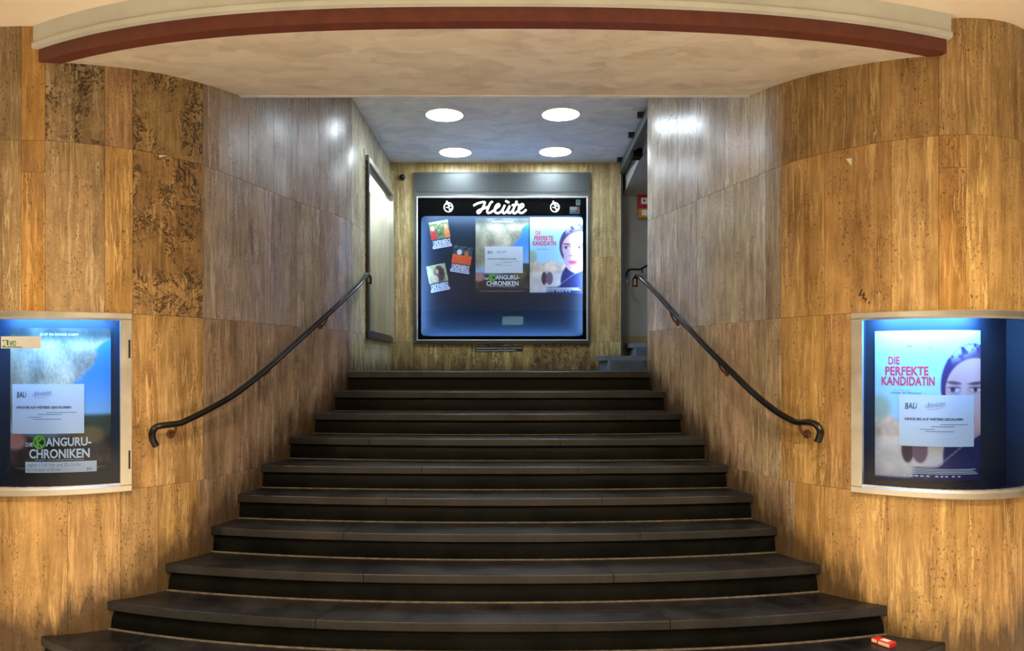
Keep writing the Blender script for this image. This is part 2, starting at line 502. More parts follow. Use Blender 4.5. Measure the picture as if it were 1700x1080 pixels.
# --- left wall rows: (column boundaries in photo px, tints)
outer = [0.0, .7, 1.25, 1.7, 2.1, 2.45]
def row(wall, bounds, z0, z1, parent, tintf, skip=None):
    for a, b in zip(bounds[:-1], bounds[1:]):
        if skip and a >= skip[0]-1e-6 and b <= skip[1]+1e-6: continue
        t, br = tintf((a+b)/2, a)
        slab(wall, a, b, z0, z1, parent, t, br)
s337 = S(LW, 337); s75 = S(LW, 75); s35 = S(LW, 35); s584 = S(LW, 584)
s173 = S(LW, 173); s363 = S(LW, 363)
y_case0, y_case1 = 6.87, 8.33
def sL_y(y):    # passage part of the left wall: arc length at depth y
    return float(np.interp(y, LW.p[-40:, 1], LW.s[-40:]))
sw0, sw1 = sL_y(y_case0), sL_y(y_case1)
def lt(mid, a):
    if mid > s584: return jit((.44, .39, .27)), 0.0
    if mid > s337: return jit(GB), .12
    if s75 - .02 < mid: return ((.335, .215, .115), .05) if abs(a - s173) < 1e-6 else ((.33, .235, .115) if a > s173 else jit(TAN), 1.0)
    if s35 - .02 < mid: return jit((.38, .225, .075)), .0
    return jit(TAN), .2
def lt_low(mid, a):
    if mid > s584: return jit((.42, .38, .24)), 0.0
    if mid > s337: return jit((.285, .215, .155)), .1
    return jit(ORL), .1
def lt_mid(mid, a):
    if mid > s337: return lt(mid, a)
    if mid > S(LW, 220): return (.36, .235, .105), 1.0
    if mid > s173: return (.45, .29, .11), .1
    return (.38, .28, .155), .25
outL = [u for u in np.arange(0, s35 - .3, .45)] + [s35 - .42, s35]
topL = outL + [s75, S(LW, 124), s173, S(LW, 220), s337]
inL = [S(LW, p) for p in (363, 412, 454, 493, 529, 561)] + [s584]
inLb = [S(LW, p) for p in (395, 412, 454, 493, 530, 561)] + [s584]
def ztop(b): return ZC if b <= s337 + .01 else ZI
for a, b in zip(topL[:-1], topL[1:]):
    t, br = lt((a+b)/2, a)
    if abs(a - s35) < 1e-6:       # narrow strip with an extra joint
        slab(LW, a, b, ZROW[3], ZC, wall_left, (.38, .225, .075), 0)
    else: slab(LW, a, b, ZROW[3], ZC, wall_left, t, br)
row(LW, [s337] + inL, ZROW[3], ZI, wall_left, lt)
# second row
zr = Z(1.07)
b2 = outL + [s75, s173, S(LW, 220), s337]
for a, b in zip(b2[:-1], b2[1:]):
    if abs(a - s35) < 1e-6:
        slab(LW, a, b, zr, ZROW[3], wall_left, (.38, .225, .075), 0)
        slab(LW, a, b, ZROW[2], zr, wall_left, (.38, .225, .075), 0)
    else:
        t, br = lt_mid((a+b)/2, a); slab(LW, a, b, ZROW[2], ZROW[3], wall_left, t, br)
row(LW, [s337] + inLb[1:] , ZROW[2], ZROW[3], wall_left, lt)
# third row with the case
b3 = [u for u in np.arange(0, lc0 - .3, .45)] + [lc0, lc1, S(LW, 262), s337] + inL[1:]
row(LW, b3, ZROW[1], ZROW[2], wall_left, lt_low, (lc0, lc1))
b4 = [u for u in np.arange(0, s35 - .8, .5)] + [S(LW, 20), S(LW, 112), S(LW, 200), S(LW, 262), S(LW, 330), S(LW, 380), S(LW, 440), S(LW, 500), S(LW, 545), s584]
row(LW, b4, ZROW[0], ZROW[1], wall_left, lt_low)
# passage part of the left wall, round its display case
zc0, zc1 = Z(.268), Z(1.965)
zlo = ZROW[1]
for (a, b) in ((s584, sL_y(6.65)), (sL_y(6.65), sw0)):
    for z0, z1 in ((zlo, ZROW[2]), (ZROW[2], ZROW[3]), (ZROW[3], ZI)):
        slab(LW, a, b, z0, z1, wall_left, jit((.42, .38, .26)), 0)
ys = [y_case0, 7.25, 7.62, 7.98, y_case1]
for ya, yb in zip(ys[:-1], ys[1:]):
    slab(LW, sL_y(ya), sL_y(yb), zlo, zc0, wall_left, jit((.44, .40, .25)), 0)
    slab(LW, sL_y(ya), sL_y(yb), zc1, ZI, wall_left, jit((.42, .38, .26)), 0)
slab(LW, sw1, LW.L, zlo, ZI, wall_left, jit((.44, .40, .25)), 0)

# --- right wall
r1297 = S(RW, 1297); r1079 = S(RW, 1075)
rend = r1079
def rt(mid, a):
    if mid > S(RW, 1271): return jit(GR), .0
    if mid > r1297: return jit((.33, .265, .185)), .15
    if mid < S(RW, 1600): return jit((.35, .24, .105)), .1
    return jit((.33, .22, .095)), .1
def rt2(mid, a):
    if mid > r1297: return rt(mid, a)
    return jit((.43, .28, .115)), .08
def rt3(mid, a):
    if mid > r1297: return jit((.40, .31, .20)), .0
    return jit((.39, .25, .10)), .0
outR = list(np.arange(0, S(RW, 1692) - .3, .45)) + [S(RW, 1692)]
tR = outR + [S(RW, p) for p in (1640, 1604, 1559, 1462, 1369, 1297)]
inR = [S(RW, p) for p in (1271, 1245, 1203, 1157, 1125, 1097)] + [rend]
row(RW, tR, ZROW[3], ZC, wall_right, rt)
row(RW, [r1297] + inR, ZROW[3], ZI, wall_right, rt)
tR2 = outR + [S(RW, p) for p in (1640, 1604, 1559, 1480, 1369, 1334, 1297)]
s1604, s1559 = S(RW, 1604), S(RW, 1559)
for a, b in zip(tR2[:-1], tR2[1:]):
    if abs(a - s1604) < 1e-6:
        slab(RW, a, b, Z(1.07), ZROW[3], wall_right, (.38, .225, .075), 0)
        slab(RW, a, b, ZROW[2], Z(1.07), wall_right, (.38, .225, .075), 0)
    else:
        t, br = rt2((a+b)/2, a); slab(RW, a, b, ZROW[2], ZROW[3], wall_right, t, br)
row(RW, [r1297] + inR, ZROW[2], ZROW[3], wall_right, rt)
b3 = list(np.arange(0, rc0 - .3, .45)) + [rc0, rc1] + [S(RW, p) for p in (1369, 1334, 1297, 1245, 1195, 1157, 1125, 1097)] + [rend]
row(RW, b3, ZROW[1], ZROW[2], wall_right, rt3, (rc0, rc1))
b4 = list(np.arange(0, S(RW, 1700) - .3, .45)) + [S(RW, p) for p in (1700, 1660, 1618, 1473, 1369, 1320, 1270, 1220, 1170, 1125, 1097)] + [rend]
row(RW, b4, ZROW[0], ZROW[1], wall_right, rt3)
# return round the corner
row(RW, [rend, rend+.5, RW.L-.3, RW.L], ZROW[1], ZI, wall_right, lambda m, a: (jit(GR), 0))

# --- back wall
wall_back = tag(MB().box(-1.5, 1.41, BACK+.28, BACK+.30, 1.0, 4.0).build('wall_back', M['dark']), kind='structure')
class FlatWall:
    sign = -1
    def point(s, u, z, off=0.0): return (u, BACK - off, z)
FW = FlatWall()
class FlatW2:
    sign = 1
    def point(s, u, z, off=0.0): return (u, BACK - off, z)
FW = FlatW2()
D8 = BACK
def bx(px): return XW(px, D8)
def bz(py): return ZW(py, D8)
cx0, cx1, cz0, cz1 = bx(687), bx(980), bz(570), bz(286)
XR = bx(1031)
for (a, b) in ((-1.215, bx(688)), (bx(979), bx(1012)), (bx(1012), XR)):
    for (z0, z1, tn) in ((bz(426), ZI, YB), (bz(567), bz(426), (.48, .37, .18)), (1.58, bz(567), (.42, .34, .16))):
        slab(FW, a, b, z0, z1, wall_back, jit(tn), .25 if z1 < 1.95 else .0)
cols = [688, 736, 782, 835, 885, 932, 979]
for a, b in zip(cols[:-1], cols[1:]):
    slab(FW, bx(a), bx(b), 1.58, cz0, wall_back, jit((.50, .40, .17)), random.choice((.0, .9, .6)))
    slab(FW, bx(a), bx(b), cz1, ZI, wall_back, jit((.46, .37, .18)), 0)
# end face of the back wall towards the side stair
MB().box(XR+.001, XR+.02, BACK+.001, BACK+.30, 1.0, ZI).build('wall_end', M['dark'], wall_back)

# ------------------------------------------------------------------ ceilings, canopy, floor, side passage
n = 60
def cap_z(): pass
tag(MB().box(-7, 7, -8, 4.95, ZC, ZC+.08).build('ceiling', M['ceil']), kind='structure')
tag(MB().box(-2.3, 3.2, 4.90, BACK+.3, ZI, ZI+.08).build('ceiling', M['inceil']), kind='structure')
tag(MB().box(-9, 9, -12, 6.0, -.06, 0).build('floor', M['floor']), kind='structure')
def arc(x, back=0.0):
    if x < 0: return 3.59 + .47*(abs(x)/2.5)**2.8 + back
    return 3.59 + .35*(abs(x)/2.38)**2.5 + back
canopy = tag(empty('canopy', (0, 4.2, ZC)), kind='structure')
xs = np.concatenate([np.linspace(-2.53, 0, 40), np.linspace(0, 2.40, 40)[1:]])
ZS, ZB = Z(1.674), Z(1.795)
YB2 = 4.90
def strip(name, prof, mat, cap=True, xs=xs):
    """profile of (offset towards the street, z) swept along the canopy's edge"""
    v = []; f = []
    for x in xs:
        for (o, z) in prof: v.append((x, arc(x)-o, z))
    k = len(prof)
    for i in range(len(xs)-1):
        for j in range(k):
            f.append([i*k+j, i*k+(j+1) % k, (i+1)*k+(j+1) % k, (i+1)*k+j])
    f.append(list(range(k))); f.append([(len(xs)-1)*k+j for j in range(k)][::-1])
    return mesh(name, v, f, mat, canopy, sharp=30)
xf = np.concatenate([np.linspace(-2.55, 0, 40), np.linspace(0, 2.415, 40)[1:]])
strip('fascia', [(.02, Z(1.775)), (.02, ZC), (-.10, ZC), (-.10, Z(1.775))], M['fascia'], xs=xf)
strip('fascia_lip', [(.035, Z(1.745)), (.035, Z(1.770)), (.02, Z(1.778)), (-.10, Z(1.778)), (-.10, Z(1.745))], M['fascia'], xs=xf)
strip('red_band', [(.0, ZS), (.0, Z(1.745)), (-.08, Z(1.745)), (-.08, ZS)], M['red'])
v = []; f = []
NT_ = 10
for i, x in enumerate(xs):
    xb = x * (1.86/2.5)
    for j in range(NT_+1):
        t = j/NT_
        y0 = arc(x)
        v.append((x + (xb-x)*t, y0 + (YB2-y0)*t, ZS + (ZB-ZS)*(t**1.15)))
for i in range(len(xs)-1):
    for j in range(NT_):
        q = [i*(NT_+1)+j, i*(NT_+1)+j+1, (i+1)*(NT_+1)+j+1, (i+1)*(NT_+1)+j]
        f.append(q)
mesh('soffit', v, f, M['soffit'], canopy, sharp=40)
MB().box(-1.9, 1.9, YB2, YB2+.03, ZB-.004, ZI+.02).build('bulkhead', M['inceil'], canopy)
# side passage on the right
tag(MB().box(XR+.02, 3.2, 8.62, 8.72, 1.0, 4.0).build('wall_side', M['greywall']), kind='structure')
tag(MB().box(XR+.02, 3.2, 8.605, 8.62, 1.6, ZW(557, 8.6)).build('baseboard_side', M['tan']), kind='structure')
tag(MB().box(3.1, 3.2, 6.4, 8.72, 1.0, 4.0).build('wall_passage', M['greywall']), kind='structure')
# lower soffit of the side stair above the opening
tag(MB().add([(XR+.06, 6.5, ZI-.001), (3.1, 6.5, ZI-.001), (3.1, 8.62, Z(1.98)), (XR+.06, 8.62, Z(1.98)), (XR+.06, 6.5, ZI-.0), (3.1, 6.5, ZI-.0), (3.1, 8.62, ZI), (XR+.06, 8.62, ZI)],
             [[0,3,2,1],[4,5,6,7],[0,4,7,3],[3,7,6,2]]).build('ceiling', M['greywall']), kind='structure')

# ------------------------------------------------------------------ staircase
stairs = tag(empty('staircase', (0, 3.6, 0)), 'broad flight of dark stone steps curving wider towards the street', 'stairs')
RISE = .16
yc = [6.26 - .304*k for k in range(10)]
W_L = [1.262, 1.345, 1.465, 1.555, 1.630, 1.725, 1.81, 1.965, 2.20, 2.50]
W_R = [1.300, 1.375, 1.480, 1.525, 1.605, 1.690, 1.765, 1.905, 2.15, 2.43]
SAG_L = [.02, .09, .14, .15, .10, .15, .21, .24, .35, .54]
SAG_R = [.02, .07, .13, .06, .09, .13, .19, .21, .26, .47]
EXPN = [2, 2, 2, 2, 2, 2.2, 2.2, 2.3, 2.4, 3.6]
def nose(k, t):
    W = W_L[k] if t < 0 else W_R[k]
    sg = SAG_L[k] if t < 0 else SAG_R[k]
    return t*W, yc[k] + sg*abs(t)**EXPN[k]
def tsplit(k):
    px = {8: (520, 1115), 7: (602, 1020), 6: (568, 1065), 5: (640, 1000), 4: (700, 960), 3: (610, 930), 2: (690, 1040), 1: (640, 990), 9: (420, 1200), 0: (700, 960)}[k]
    d = yc[k]
    return [-1] + [XW(p, d)/(W_L[k] if p < CX else W_R[k]) for p in px] + [1]
for k in range(10):
    zt = 1.6 - RISE*k
    ts = np.linspace(-1, 1, 45)
    # riser: undercut below the tread, slightly battered
    prof = [(.030, zt-.052), (.034, zt-.062), (.022, zt-.10), (.018, zt-RISE+.0)]
    v = []; f = []
    for t in ts:
        x, y = nose(k, t)
        for (o, z) in prof: v.append((x*1.006, y+o, z))
        for (o, z) in reversed(prof): v.append((x*1.006, y+.16, z))
    q = len(prof)*2
    for i in range(len(ts)-1):
        for j in range(q):
            f.append([i*q+j, i*q+(j+1) % q, (i+1)*q+(j+1) % q, (i+1)*q+j])
    f.append(list(range(q))); f.append([(len(ts)-1)*q+j for j in range(q)][::-1])
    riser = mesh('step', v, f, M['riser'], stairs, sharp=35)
    if k < 9:
        v = []; f = []
        for t in ts:
            x, y = nose(k, t)
            v += [(x*1.004, y+.004, zt-RISE), (x*1.004, y+.010, zt-RISE+.006), (x*1.004, y+.03, zt-RISE+.006), (x*1.004, y+.03, zt-RISE)]
        for i in range(len(ts)-1):
            for j in range(4): f.append([i*4+j, i*4+(j+1) % 4, (i+1)*4+(j+1) % 4, (i+1)*4+j])
        mesh('mortar_joint', v, f, M['mortar'], riser, sharp=35)
    cuts = tsplit(k)
    for a, b in zip(cuts[:-1], cuts[1:]):
        g = .0009
        tt = np.linspace(a + (g if a > -1 else -.004), b - (g if b < 1 else -.004), 18)
        prof = [(0.030, -.052), (.004, -.052), (.0, -.048), (.0, -.006), (.0015, -.0025), (.006, 0.0)]
        v = []; f = []
        for t in tt:
            x, y = nose(k, t)
            if k > 0:
                xb, yb = nose(k-1, t); yb += .05; xb = xb
            else:
                xb, yb = x*1.02, BACK + .02
            for (o, dz) in prof: v.append((x, y+o, zt+dz))
            v.append((xb, yb, zt)); v.append((xb, yb, zt-.052))
        q = len(prof)+2
        for i in range(len(tt)-1):
            for j in range(q):
                f.append([i*q+j, i*q+(j+1) % q, (i+1)*q+(j+1) % q, (i+1)*q+j])
        f.append(list(range(q))); f.append([(len(tt)-1)*q+j for j in range(q)][::-1])
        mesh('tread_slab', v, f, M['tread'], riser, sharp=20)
# landing beyond the passage opening
tag(MB().box(1.28, 3.2, 6.5, 8.64, 1.52, 1.6).build('floor', M['tread']), kind='structure')

# side stair
side = tag(empty('winding_stair', (1.7, 8.0, 1.6)), 'blue grey steps winding up behind the right wall corner', 'stairs')
def sidestep(y0, y1, xl, xr, z0, z1):
    b = MB()
    b.box(xl+.03, xr, y0+.03, y1, z0, z1-.05)
    b.build('riser', M['bluestep'], side)
    v = []; f = []
    xs_ = np.linspace(xl, xr, 10)
    for i, x in enumerate(xs_):
        t = (x-xl)/(xr-xl)
        yf = y0 + .22*(1-t)**3 - .0
        for (yy, zz) in ((yf, z1-.05), (yf, z1), (y1, z1), (y1, z1-.05)): v.append((x, yy, zz))
    for i in range(9):
        for j in range(4): f.append([i*4+j, i*4+(j+1) % 4, (i+1)*4+(j+1) % 4, (i+1)*4+j])
    f.append([0,1,2,3]); f.append([39,38,37,36])
    mesh('tread_slab', v, f, M['bluestep'], side, sharp=30)
sidestep(7.45, 8.30, XW(1008, 7.5), 2.6, 1.6, 1.755)
sidestep(8.05, 8.60, XW(1051, 8.1), 2.6, 1.705, 1.905)

# ------------------------------------------------------------------ ceiling lights
def ceiling_light(px, py, label):
    d = (ZI - EYE)*F/(CY-py)
    x = XW(px, d)
    o = tag(empty('ceiling_light', (x, d, ZI)), label, 'ceiling light', 'round lamps in the passage ceiling')
    MB().lathe([(.182, 0), (.182, -.006), (.178, -.010), (.170, -.010), (.167, -.006), (.167, 0)], (x, d, ZI)).build('trim_ring', M['white'], o)
    MB().disc((x, d, ZI-.007), .168).build('diffuser', M['lamp'], o)
ceiling_light(738, 190, 'round glowing ceiling lamp over the stairs, nearer to the street on the left')
ceiling_light(931, 189, 'round glowing ceiling lamp over the stairs, nearer to the street on the right')
ceiling_light(756, 252, 'round glowing ceiling lamp close to the back showcase, on the left')
ceiling_light(922, 251, 'round glowing ceiling lamp close to the back showcase, on the right')

# ------------------------------------------------------------------ text
_tc = {}
def text2d(s, size=1.0, bold=0.0, shear=0.0, xs=1.0, spacing=1.0):
    key = (s, bold, shear, spacing)
    if key not in _tc:
        c = bpy.data.curves.new('txt', 'FONT'); c.body = s; c.size = 1.0; c.offset = bold; c.shear = shear
        c.space_character = spacing
        c.resolution_u = 3; c.fill_mode = 'FRONT'
        o = bpy.data.objects.new('txt', c); COL.objects.link(o)
        dg = bpy.context.evaluated_depsgraph_get()
        me = bpy.data.meshes.new_from_object(o.evaluated_get(dg))
        vs = np.array([v.co[:2] for v in me.vertices]); fs = [list(p.vertices) for p in me.polygons]
        bpy.data.objects.remove(o); bpy.data.curves.remove(c); bpy.data.meshes.remove(me)
        vs[:, 0] -= vs[:, 0].min()
        _tc[key] = (vs, fs)
    vs, fs = _tc[key]
    v = vs.copy()*size; v[:, 0] *= xs
    return v, fs
def fit_text(s, w, h, **kw):
    """text scaled to a given width and cap height"""
    v, f = text2d(s, 1.0, **kw)
    v = v.copy()
    v[:, 0] *= w/(v[:, 0].max()-v[:, 0].min())
    y0 = v[:, 1].min() if kw.get('base0', False) else 0
    v[:, 1] *= h/max(.05, v[:, 1].max())
    return v, f
class Sheet:
    """a printed sheet; surf(u, v, off) maps metres from its lower left corner to the world"""
    def __init__(s, surf, w, h): s.surf = surf; s.w = w; s.h = h; s.marks = {}
    def text(s, st, x0, x1, y, cap, mat, rot=0.0, **kw):
        """fractions: left, right, baseline from the top; cap height as a fraction of the sheet's height"""
        v, f = fit_text(st, (x1-x0)*s.w, cap*s.h, **kw)
        c, n_ = math.cos(rot), math.sin(rot)
        pts = [(x0*s.w + a*c - b*n_, (1-y)*s.h + a*n_ + b*c) for a, b in v]
        s.poly(pts, f, mat)
    def poly(s, pts, faces, mat, lift=0.0012):
        V, Fc = s.marks.setdefault(mat, ([], []))
        k = len(V)
        V += [s.surf(a, b, lift) for a, b in pts]
        Fc += [[i+k for i in f] for f in faces]
    def bar(s, x0, x1, y0, y1, mat, lift=.0009):
        n_ = max(1, math.ceil((x1-x0)*s.w/.03)); pts = []
        for i in range(n_+1):
            x = (x0+(x1-x0)*i/n_)*s.w
            pts += [(x, (1-y0)*s.h), (x, (1-y1)*s.h)]
        s.poly(pts, [[2*i, 2*i+1, 2*i+3, 2*i+2] for i in range(n_)], mat, lift)
    def stroke(s, pts, wd, mat, lift=.0012):
        """polyline of fractions with a width in metres"""
        q = [Vector((a*s.w, (1-b)*s.h)) for a, b in pts]
        V = []
        for i, p in enumerate(q):
            t = (q[min(i+1, len(q)-1)] - q[max(i-1, 0)])
            t = t.normalized() if t.length > 0 else Vector((1, 0))
            nn = Vector((-t.y, t.x))*wd/2
            V += [tuple(p+nn), tuple(p-nn)]
        s.poly(V, [[2*i, 2*i+1, 2*i+3, 2*i+2] for i in range(len(q)-1)], mat, lift)
    def finish(s, parent, name='lettering'):
        for mat, (V, Fc) in s.marks.items():
            tag(mesh(name, V, Fc, M[mat], parent), kind='stuff')
def sheet_obj(name, surf, w, h, img=None, mat=None, nx=24, ny=8, thick=.0008):
    """paper with a little thickness; img is an array of srgb 0..1 colours, row 0 at the top"""
    if img is not None:
        H, Wd = img.shape[:2]; nx, ny = Wd-1, H-1
        cols = []
    V = []; Fc = []; C = []
    for j in range(ny+1):
        for i in range(nx+1):
            V.append(surf(w*i/nx, h*(1-j/ny), 0.0))
    for j in range(ny):
        for i in range(nx):
            a = j*(nx+1)+i
            Fc.append([a, a+nx+1, a+nx+2, a+1])
    rim = [i for i in range(nx+1)] + [(j+1)*(nx+1)-1 for j in range(1, ny+1)] + [ny*(nx+1)+i for i in range(nx-1, -1, -1)] + [j*(nx+1) for j in range(ny-1, 0, -1)]
    k = len(V)
    for r_ in rim:
        j, i = divmod(r_, nx+1)
        V.append(surf(w*i/nx, h*(1-j/ny), -thick))
    L = len(rim)
    for i in range(L): Fc.append([rim[i], rim[(i+1) % L], k+(i+1) % L, k+i])
    c4 = None
    if img is not None:
        lin = np.where(img <= .04045, img/12.92, ((img+.055)/1.055)**2.4).reshape(-1, 3)
        full = np.concatenate([lin, lin[rim]], 0)
        c4 = np.concatenate([full, np.ones((len(full), 1))], 1)
    return mesh(name, V, Fc, M['print'] if img is not None else mat, cols=c4)

# ------------------------------------------------------------------ pictures (procedural colour fields)
def vnoise(h, w_, gy, gx, seed):
    r = np.random.default_rng(seed).random((gy+2, gx+2))
    y = np.linspace(0, gy, h)[:, None]; x = np.linspace(0, gx, w_)[None, :]
    y0 = y.astype(int); x0 = x.astype(int)
    fy = y-y0; fx = x-x0
    fy = fy*fy*(3-2*fy); fx = fx*fx*(3-2*fx)
    return (r[y0, x0]*(1-fy)*(1-fx) + r[y0+1, x0]*fy*(1-fx) + r[y0, x0+1]*(1-fy)*fx + r[y0+1, x0+1]*fy*fx)
def C3(*c): return np.array(c, float)/255
def blend(img, mask, col):
    m = np.clip(mask, 0, 1)[..., None]
    return img*(1-m) + m*(col if isinstance(col, np.ndarray) and col.ndim == 3 else np.asarray(col))
def grid(h, w_):
    return np.linspace(0, 1, w_)[None, :]*np.ones((h, 1)), np.linspace(0, 1, h)[:, None]*np.ones((1, w_))
def ell(U, V, cx, cy, rx, ry, soft=.05, rot=0.0):
    c, s_ = math.cos(rot), math.sin(rot)
    a = (U-cx)*c + (V-cy)*s_; b = -(U-cx)*s_ + (V-cy)*c
    return np.clip((1 - np.hypot(a/rx, b/ry))/soft + .5, 0, 1)
def sstep(x, a, b):
    t = np.clip((x-a)/(b-a), 0, 1); return t*t*(3-2*t)

def pic_fur(h=140, w_=100):
    """pale shaggy mass before a blue sky, dark ground"""
    U, V = grid(h, w_)
    img = np.ones((h, w_, 3))*C3(70, 140, 225)
    img = blend(img, sstep(V, .25, .66), C3(150, 195, 235))
    n1 = vnoise(h, w_, 9, 7, 1); n2 = .5*vnoise(h, w_, 34, 60, 2)+.5*vnoise(h, w_, 80, 90, 12); n3 = vnoise(h, w_, 22, 30, 3)
    edge = .86 - .10*V + .22*(n1-.5)*.5 - sstep(V, .16, .48)*.20 + (n3-.5)*.05 + .2*sstep(.16-V, 0, .12)
    furm = sstep(edge-U, -.02, .03)*(1-sstep(V, .60, .74))
    fur = C3(244, 222, 184)*(1-n1[..., None]*.42) + C3(70, 66, 52)*0 + (n2[..., None]-.5)*.22
    fur = fur*(1-.30*sstep(.30-U, 0, .3)[..., None])*(1-.6*sstep(.13-V, 0, .1)[..., None])
    img = blend(img, furm, np.clip(fur, 0, 1))
    gr = sstep(V, .58, .62)*sstep(U, .6, .72)
    img = blend(img, gr, C3(62, 72, 58))
    dark = C3(58, 46, 42)*(0.6+.8*n1[..., None]) + (n3[..., None]-.5)*.08
    img = blend(img, sstep(V + .05*(n1-.5), .70, .78), np.clip(dark, 0, 1))
    img = blend(img, ell(U, V, .80, .74, .14, .06, .5), C3(120, 96, 62))
    img = blend(img, ell(U, V, .05, .78, .12, .06, .5), C3(190, 128, 118))
    img = blend(img, sstep(V, .93, .96), C3(35, 30, 36))
    return np.clip(img, 0, 1)
def pic_woman(h=140, w_=100, close=True):
    """a woman in a dark headscarf beside a pale street"""
    U, V = grid(h, w_)
    n1 = vnoise(h, w_, 12, 9, 5); n2 = vnoise(h, w_, 40, 28, 6)
    img = np.ones((h, w_, 3))*C3(176, 218, 246)
    img = blend(img, sstep(.2-V, 0, .2)*.6, C3(235, 245, 255))
    street = C3(238, 204, 176)*(.82+.3*n1[..., None]) + (n2[..., None]-.5)*.12
    img = blend(img, sstep(V + .08*(n1-.5), .56, .62)*(1-sstep(V, .68, .71)*.0), np.clip(street, 0, 1))
    img = blend(img, sstep(V, .72, .75)*.6, C3(232, 220, 214))
    img = blend(img, ell(U, V, .03, .52, .10, .09, .6)*.8, C3(170, 178, 140))
    for (cx, cy, rx, ry, c) in ((.27, .80, .05, .085, (78, 56, 66)), (.37, .80, .065, .085, (128, 96, 112))):
        img = blend(img, ell(U, V, cx, cy, rx, ry, .2), C3(*c))
    # scarf, face
    img = blend(img, ell(U, V, .90, .37, .345, .285, .04), C3(70, 52, 92))
    img = blend(img, sstep(V, .60, .66)*ell(U, V, 1.0, .84, .42, .30, .06), C3(44, 42, 92))
    img = blend(img, ell(U, V, .80, .145, .17, .045, .8, -.25)*sstep(n2, .35, .6)*.8, C3(214, 214, 236))
    img = blend(img, ell(U, V, .93, .205, .22, .065, .7)*.7, C3(120, 96, 116))
    # face: three quarter view, long oval, forehead clear
    face = np.maximum(ell(U, V, .93, .40, .325, .215, .05), ell(U, V, .90, .53, .265, .205, .06))
    img = blend(img, face, C3(226, 168, 158))
    img = blend(img, ell(U, V, 1.02, .34, .24, .14, .9)*.55*face, C3(246, 206, 196))
    img = blend(img, ell(U, V, .70, .52, .07, .16, .9)*.45*face, C3(190, 150, 170))
    img = blend(img, ell(U, V, 1.0, .56, .13, .10, .9)*.5*face, C3(250, 214, 206))
    img = blend(img, ell(U, V, .79, .45, .03, .09, .8)*.35*face, C3(250, 220, 212))
    for cx, ex, tl in ((.695, .060, .07), (.945, .080, -.05)):
        img = blend(img, ell(U, V, cx, .350+.01*(cx-.7), ex*1.2, .011, .7, tl)*.85, C3(86, 56, 66))
        img = blend(img, ell(U, V, cx, .392, ex*1.15, .026, .8)*.5, C3(150, 100, 108))
        img = blend(img, ell(U, V, cx, .396, ex*.9, .014, .5), C3(232, 216, 220))
        img = blend(img, ell(U, V, cx-.014, .395, .026, .016, .5), C3(70, 50, 62))
        img = blend(img, ell(U, V, cx, .382, ex, .006, .7)*.8, C3(60, 40, 52))
    img = blend(img, ell(U, V, .775, .502, .045, .011, .8)*.7, C3(176, 106, 108))
    img = blend(img, ell(U, V, .815, .580, .090, .013, .6), C3(196, 70, 92))
    img = blend(img, ell(U, V, .815, .602, .080, .016, .6), C3(220, 92, 108))
    img = blend(img, ell(U, V, .815, .590, .085, .004, .6)*.7, C3(130, 40, 60))
    # dark car flank across the lower right
    img = blend(img, sstep(V - (.985 - .30*sstep(U, .25, 1.1)), -.004, .006), C3(44, 46, 92))
    img = blend(img, sstep(.006-np.abs(V - (.975 - .30*sstep(U, .25, 1.1))), 0, .004)*sstep(U, .35, .4), C3(150, 160, 200))
    img = blend(img, sstep(V, .90, .93)*sstep(U, .28, .36), C3(40, 42, 90))
    return np.clip(img, 0, 1)
def pic_card(kind, h=56, w_=40):
    U, V = grid(h, w_)
    n1 = vnoise(h, w_, 12, 9, 20+kind); n2 = vnoise(h, w_, 30, 20, 30+kind)
    if kind == 0:
        img = np.ones((h, w_, 3))*C3(112, 118, 74)*(.6+.7*n1[..., None])
        img = blend(img, ell(U, V, .14, .55, .14, .28, .3), C3(196, 42, 44))
        img = blend(img, ell(U, V, .15, .24, .10, .10, .3), C3(214, 160, 120))
        img = blend(img, ell(U, V, .86, .55, .15, .30, .3), C3(214, 120, 60))
        img = blend(img, ell(U, V, .84, .24, .10, .11, .3), C3(206, 140, 96))
        img = blend(img, sstep(.10-V, 0, .05), C3(150, 160, 120))
    elif kind == 1:
        img = np.ones((h, w_, 3))*C3(60, 66, 72)*(.5+1.0*n1[..., None])
        img = blend(img, ell(U, V, .33, .24, .13, .10, .3), C3(214, 220, 220))
        img = blend(img, ell(U, V, .70, .26, .12, .12, .3), C3(180, 110, 80))
        img = blend(img, sstep(V, .33, .35), C3(238, 92, 40))
    else:
        img = np.ones((h, w_, 3))*C3(176, 164, 120)*(.75+.4*n1[..., None])
        img = blend(img, ell(U, V, .62, .36, .26, .30, .3), C3(70, 54, 50))
        img = blend(img, ell(U, V, .50, .26, .09, .10, .3), C3(200, 150, 120))
        img = blend(img, ell(U, V, .36, .52, .16, .16, .4), C3(206, 168, 130))
    img = np.clip(img + (n2[..., None]-.5)*.10, 0, 1)
    img = blend(img, sstep(V, .655, .665), C3(36, 44, 70) if kind != 1 else C3(90, 60, 80))
    img = blend(img, sstep(V, .90, .905), C3(196, 214, 236))
    return img

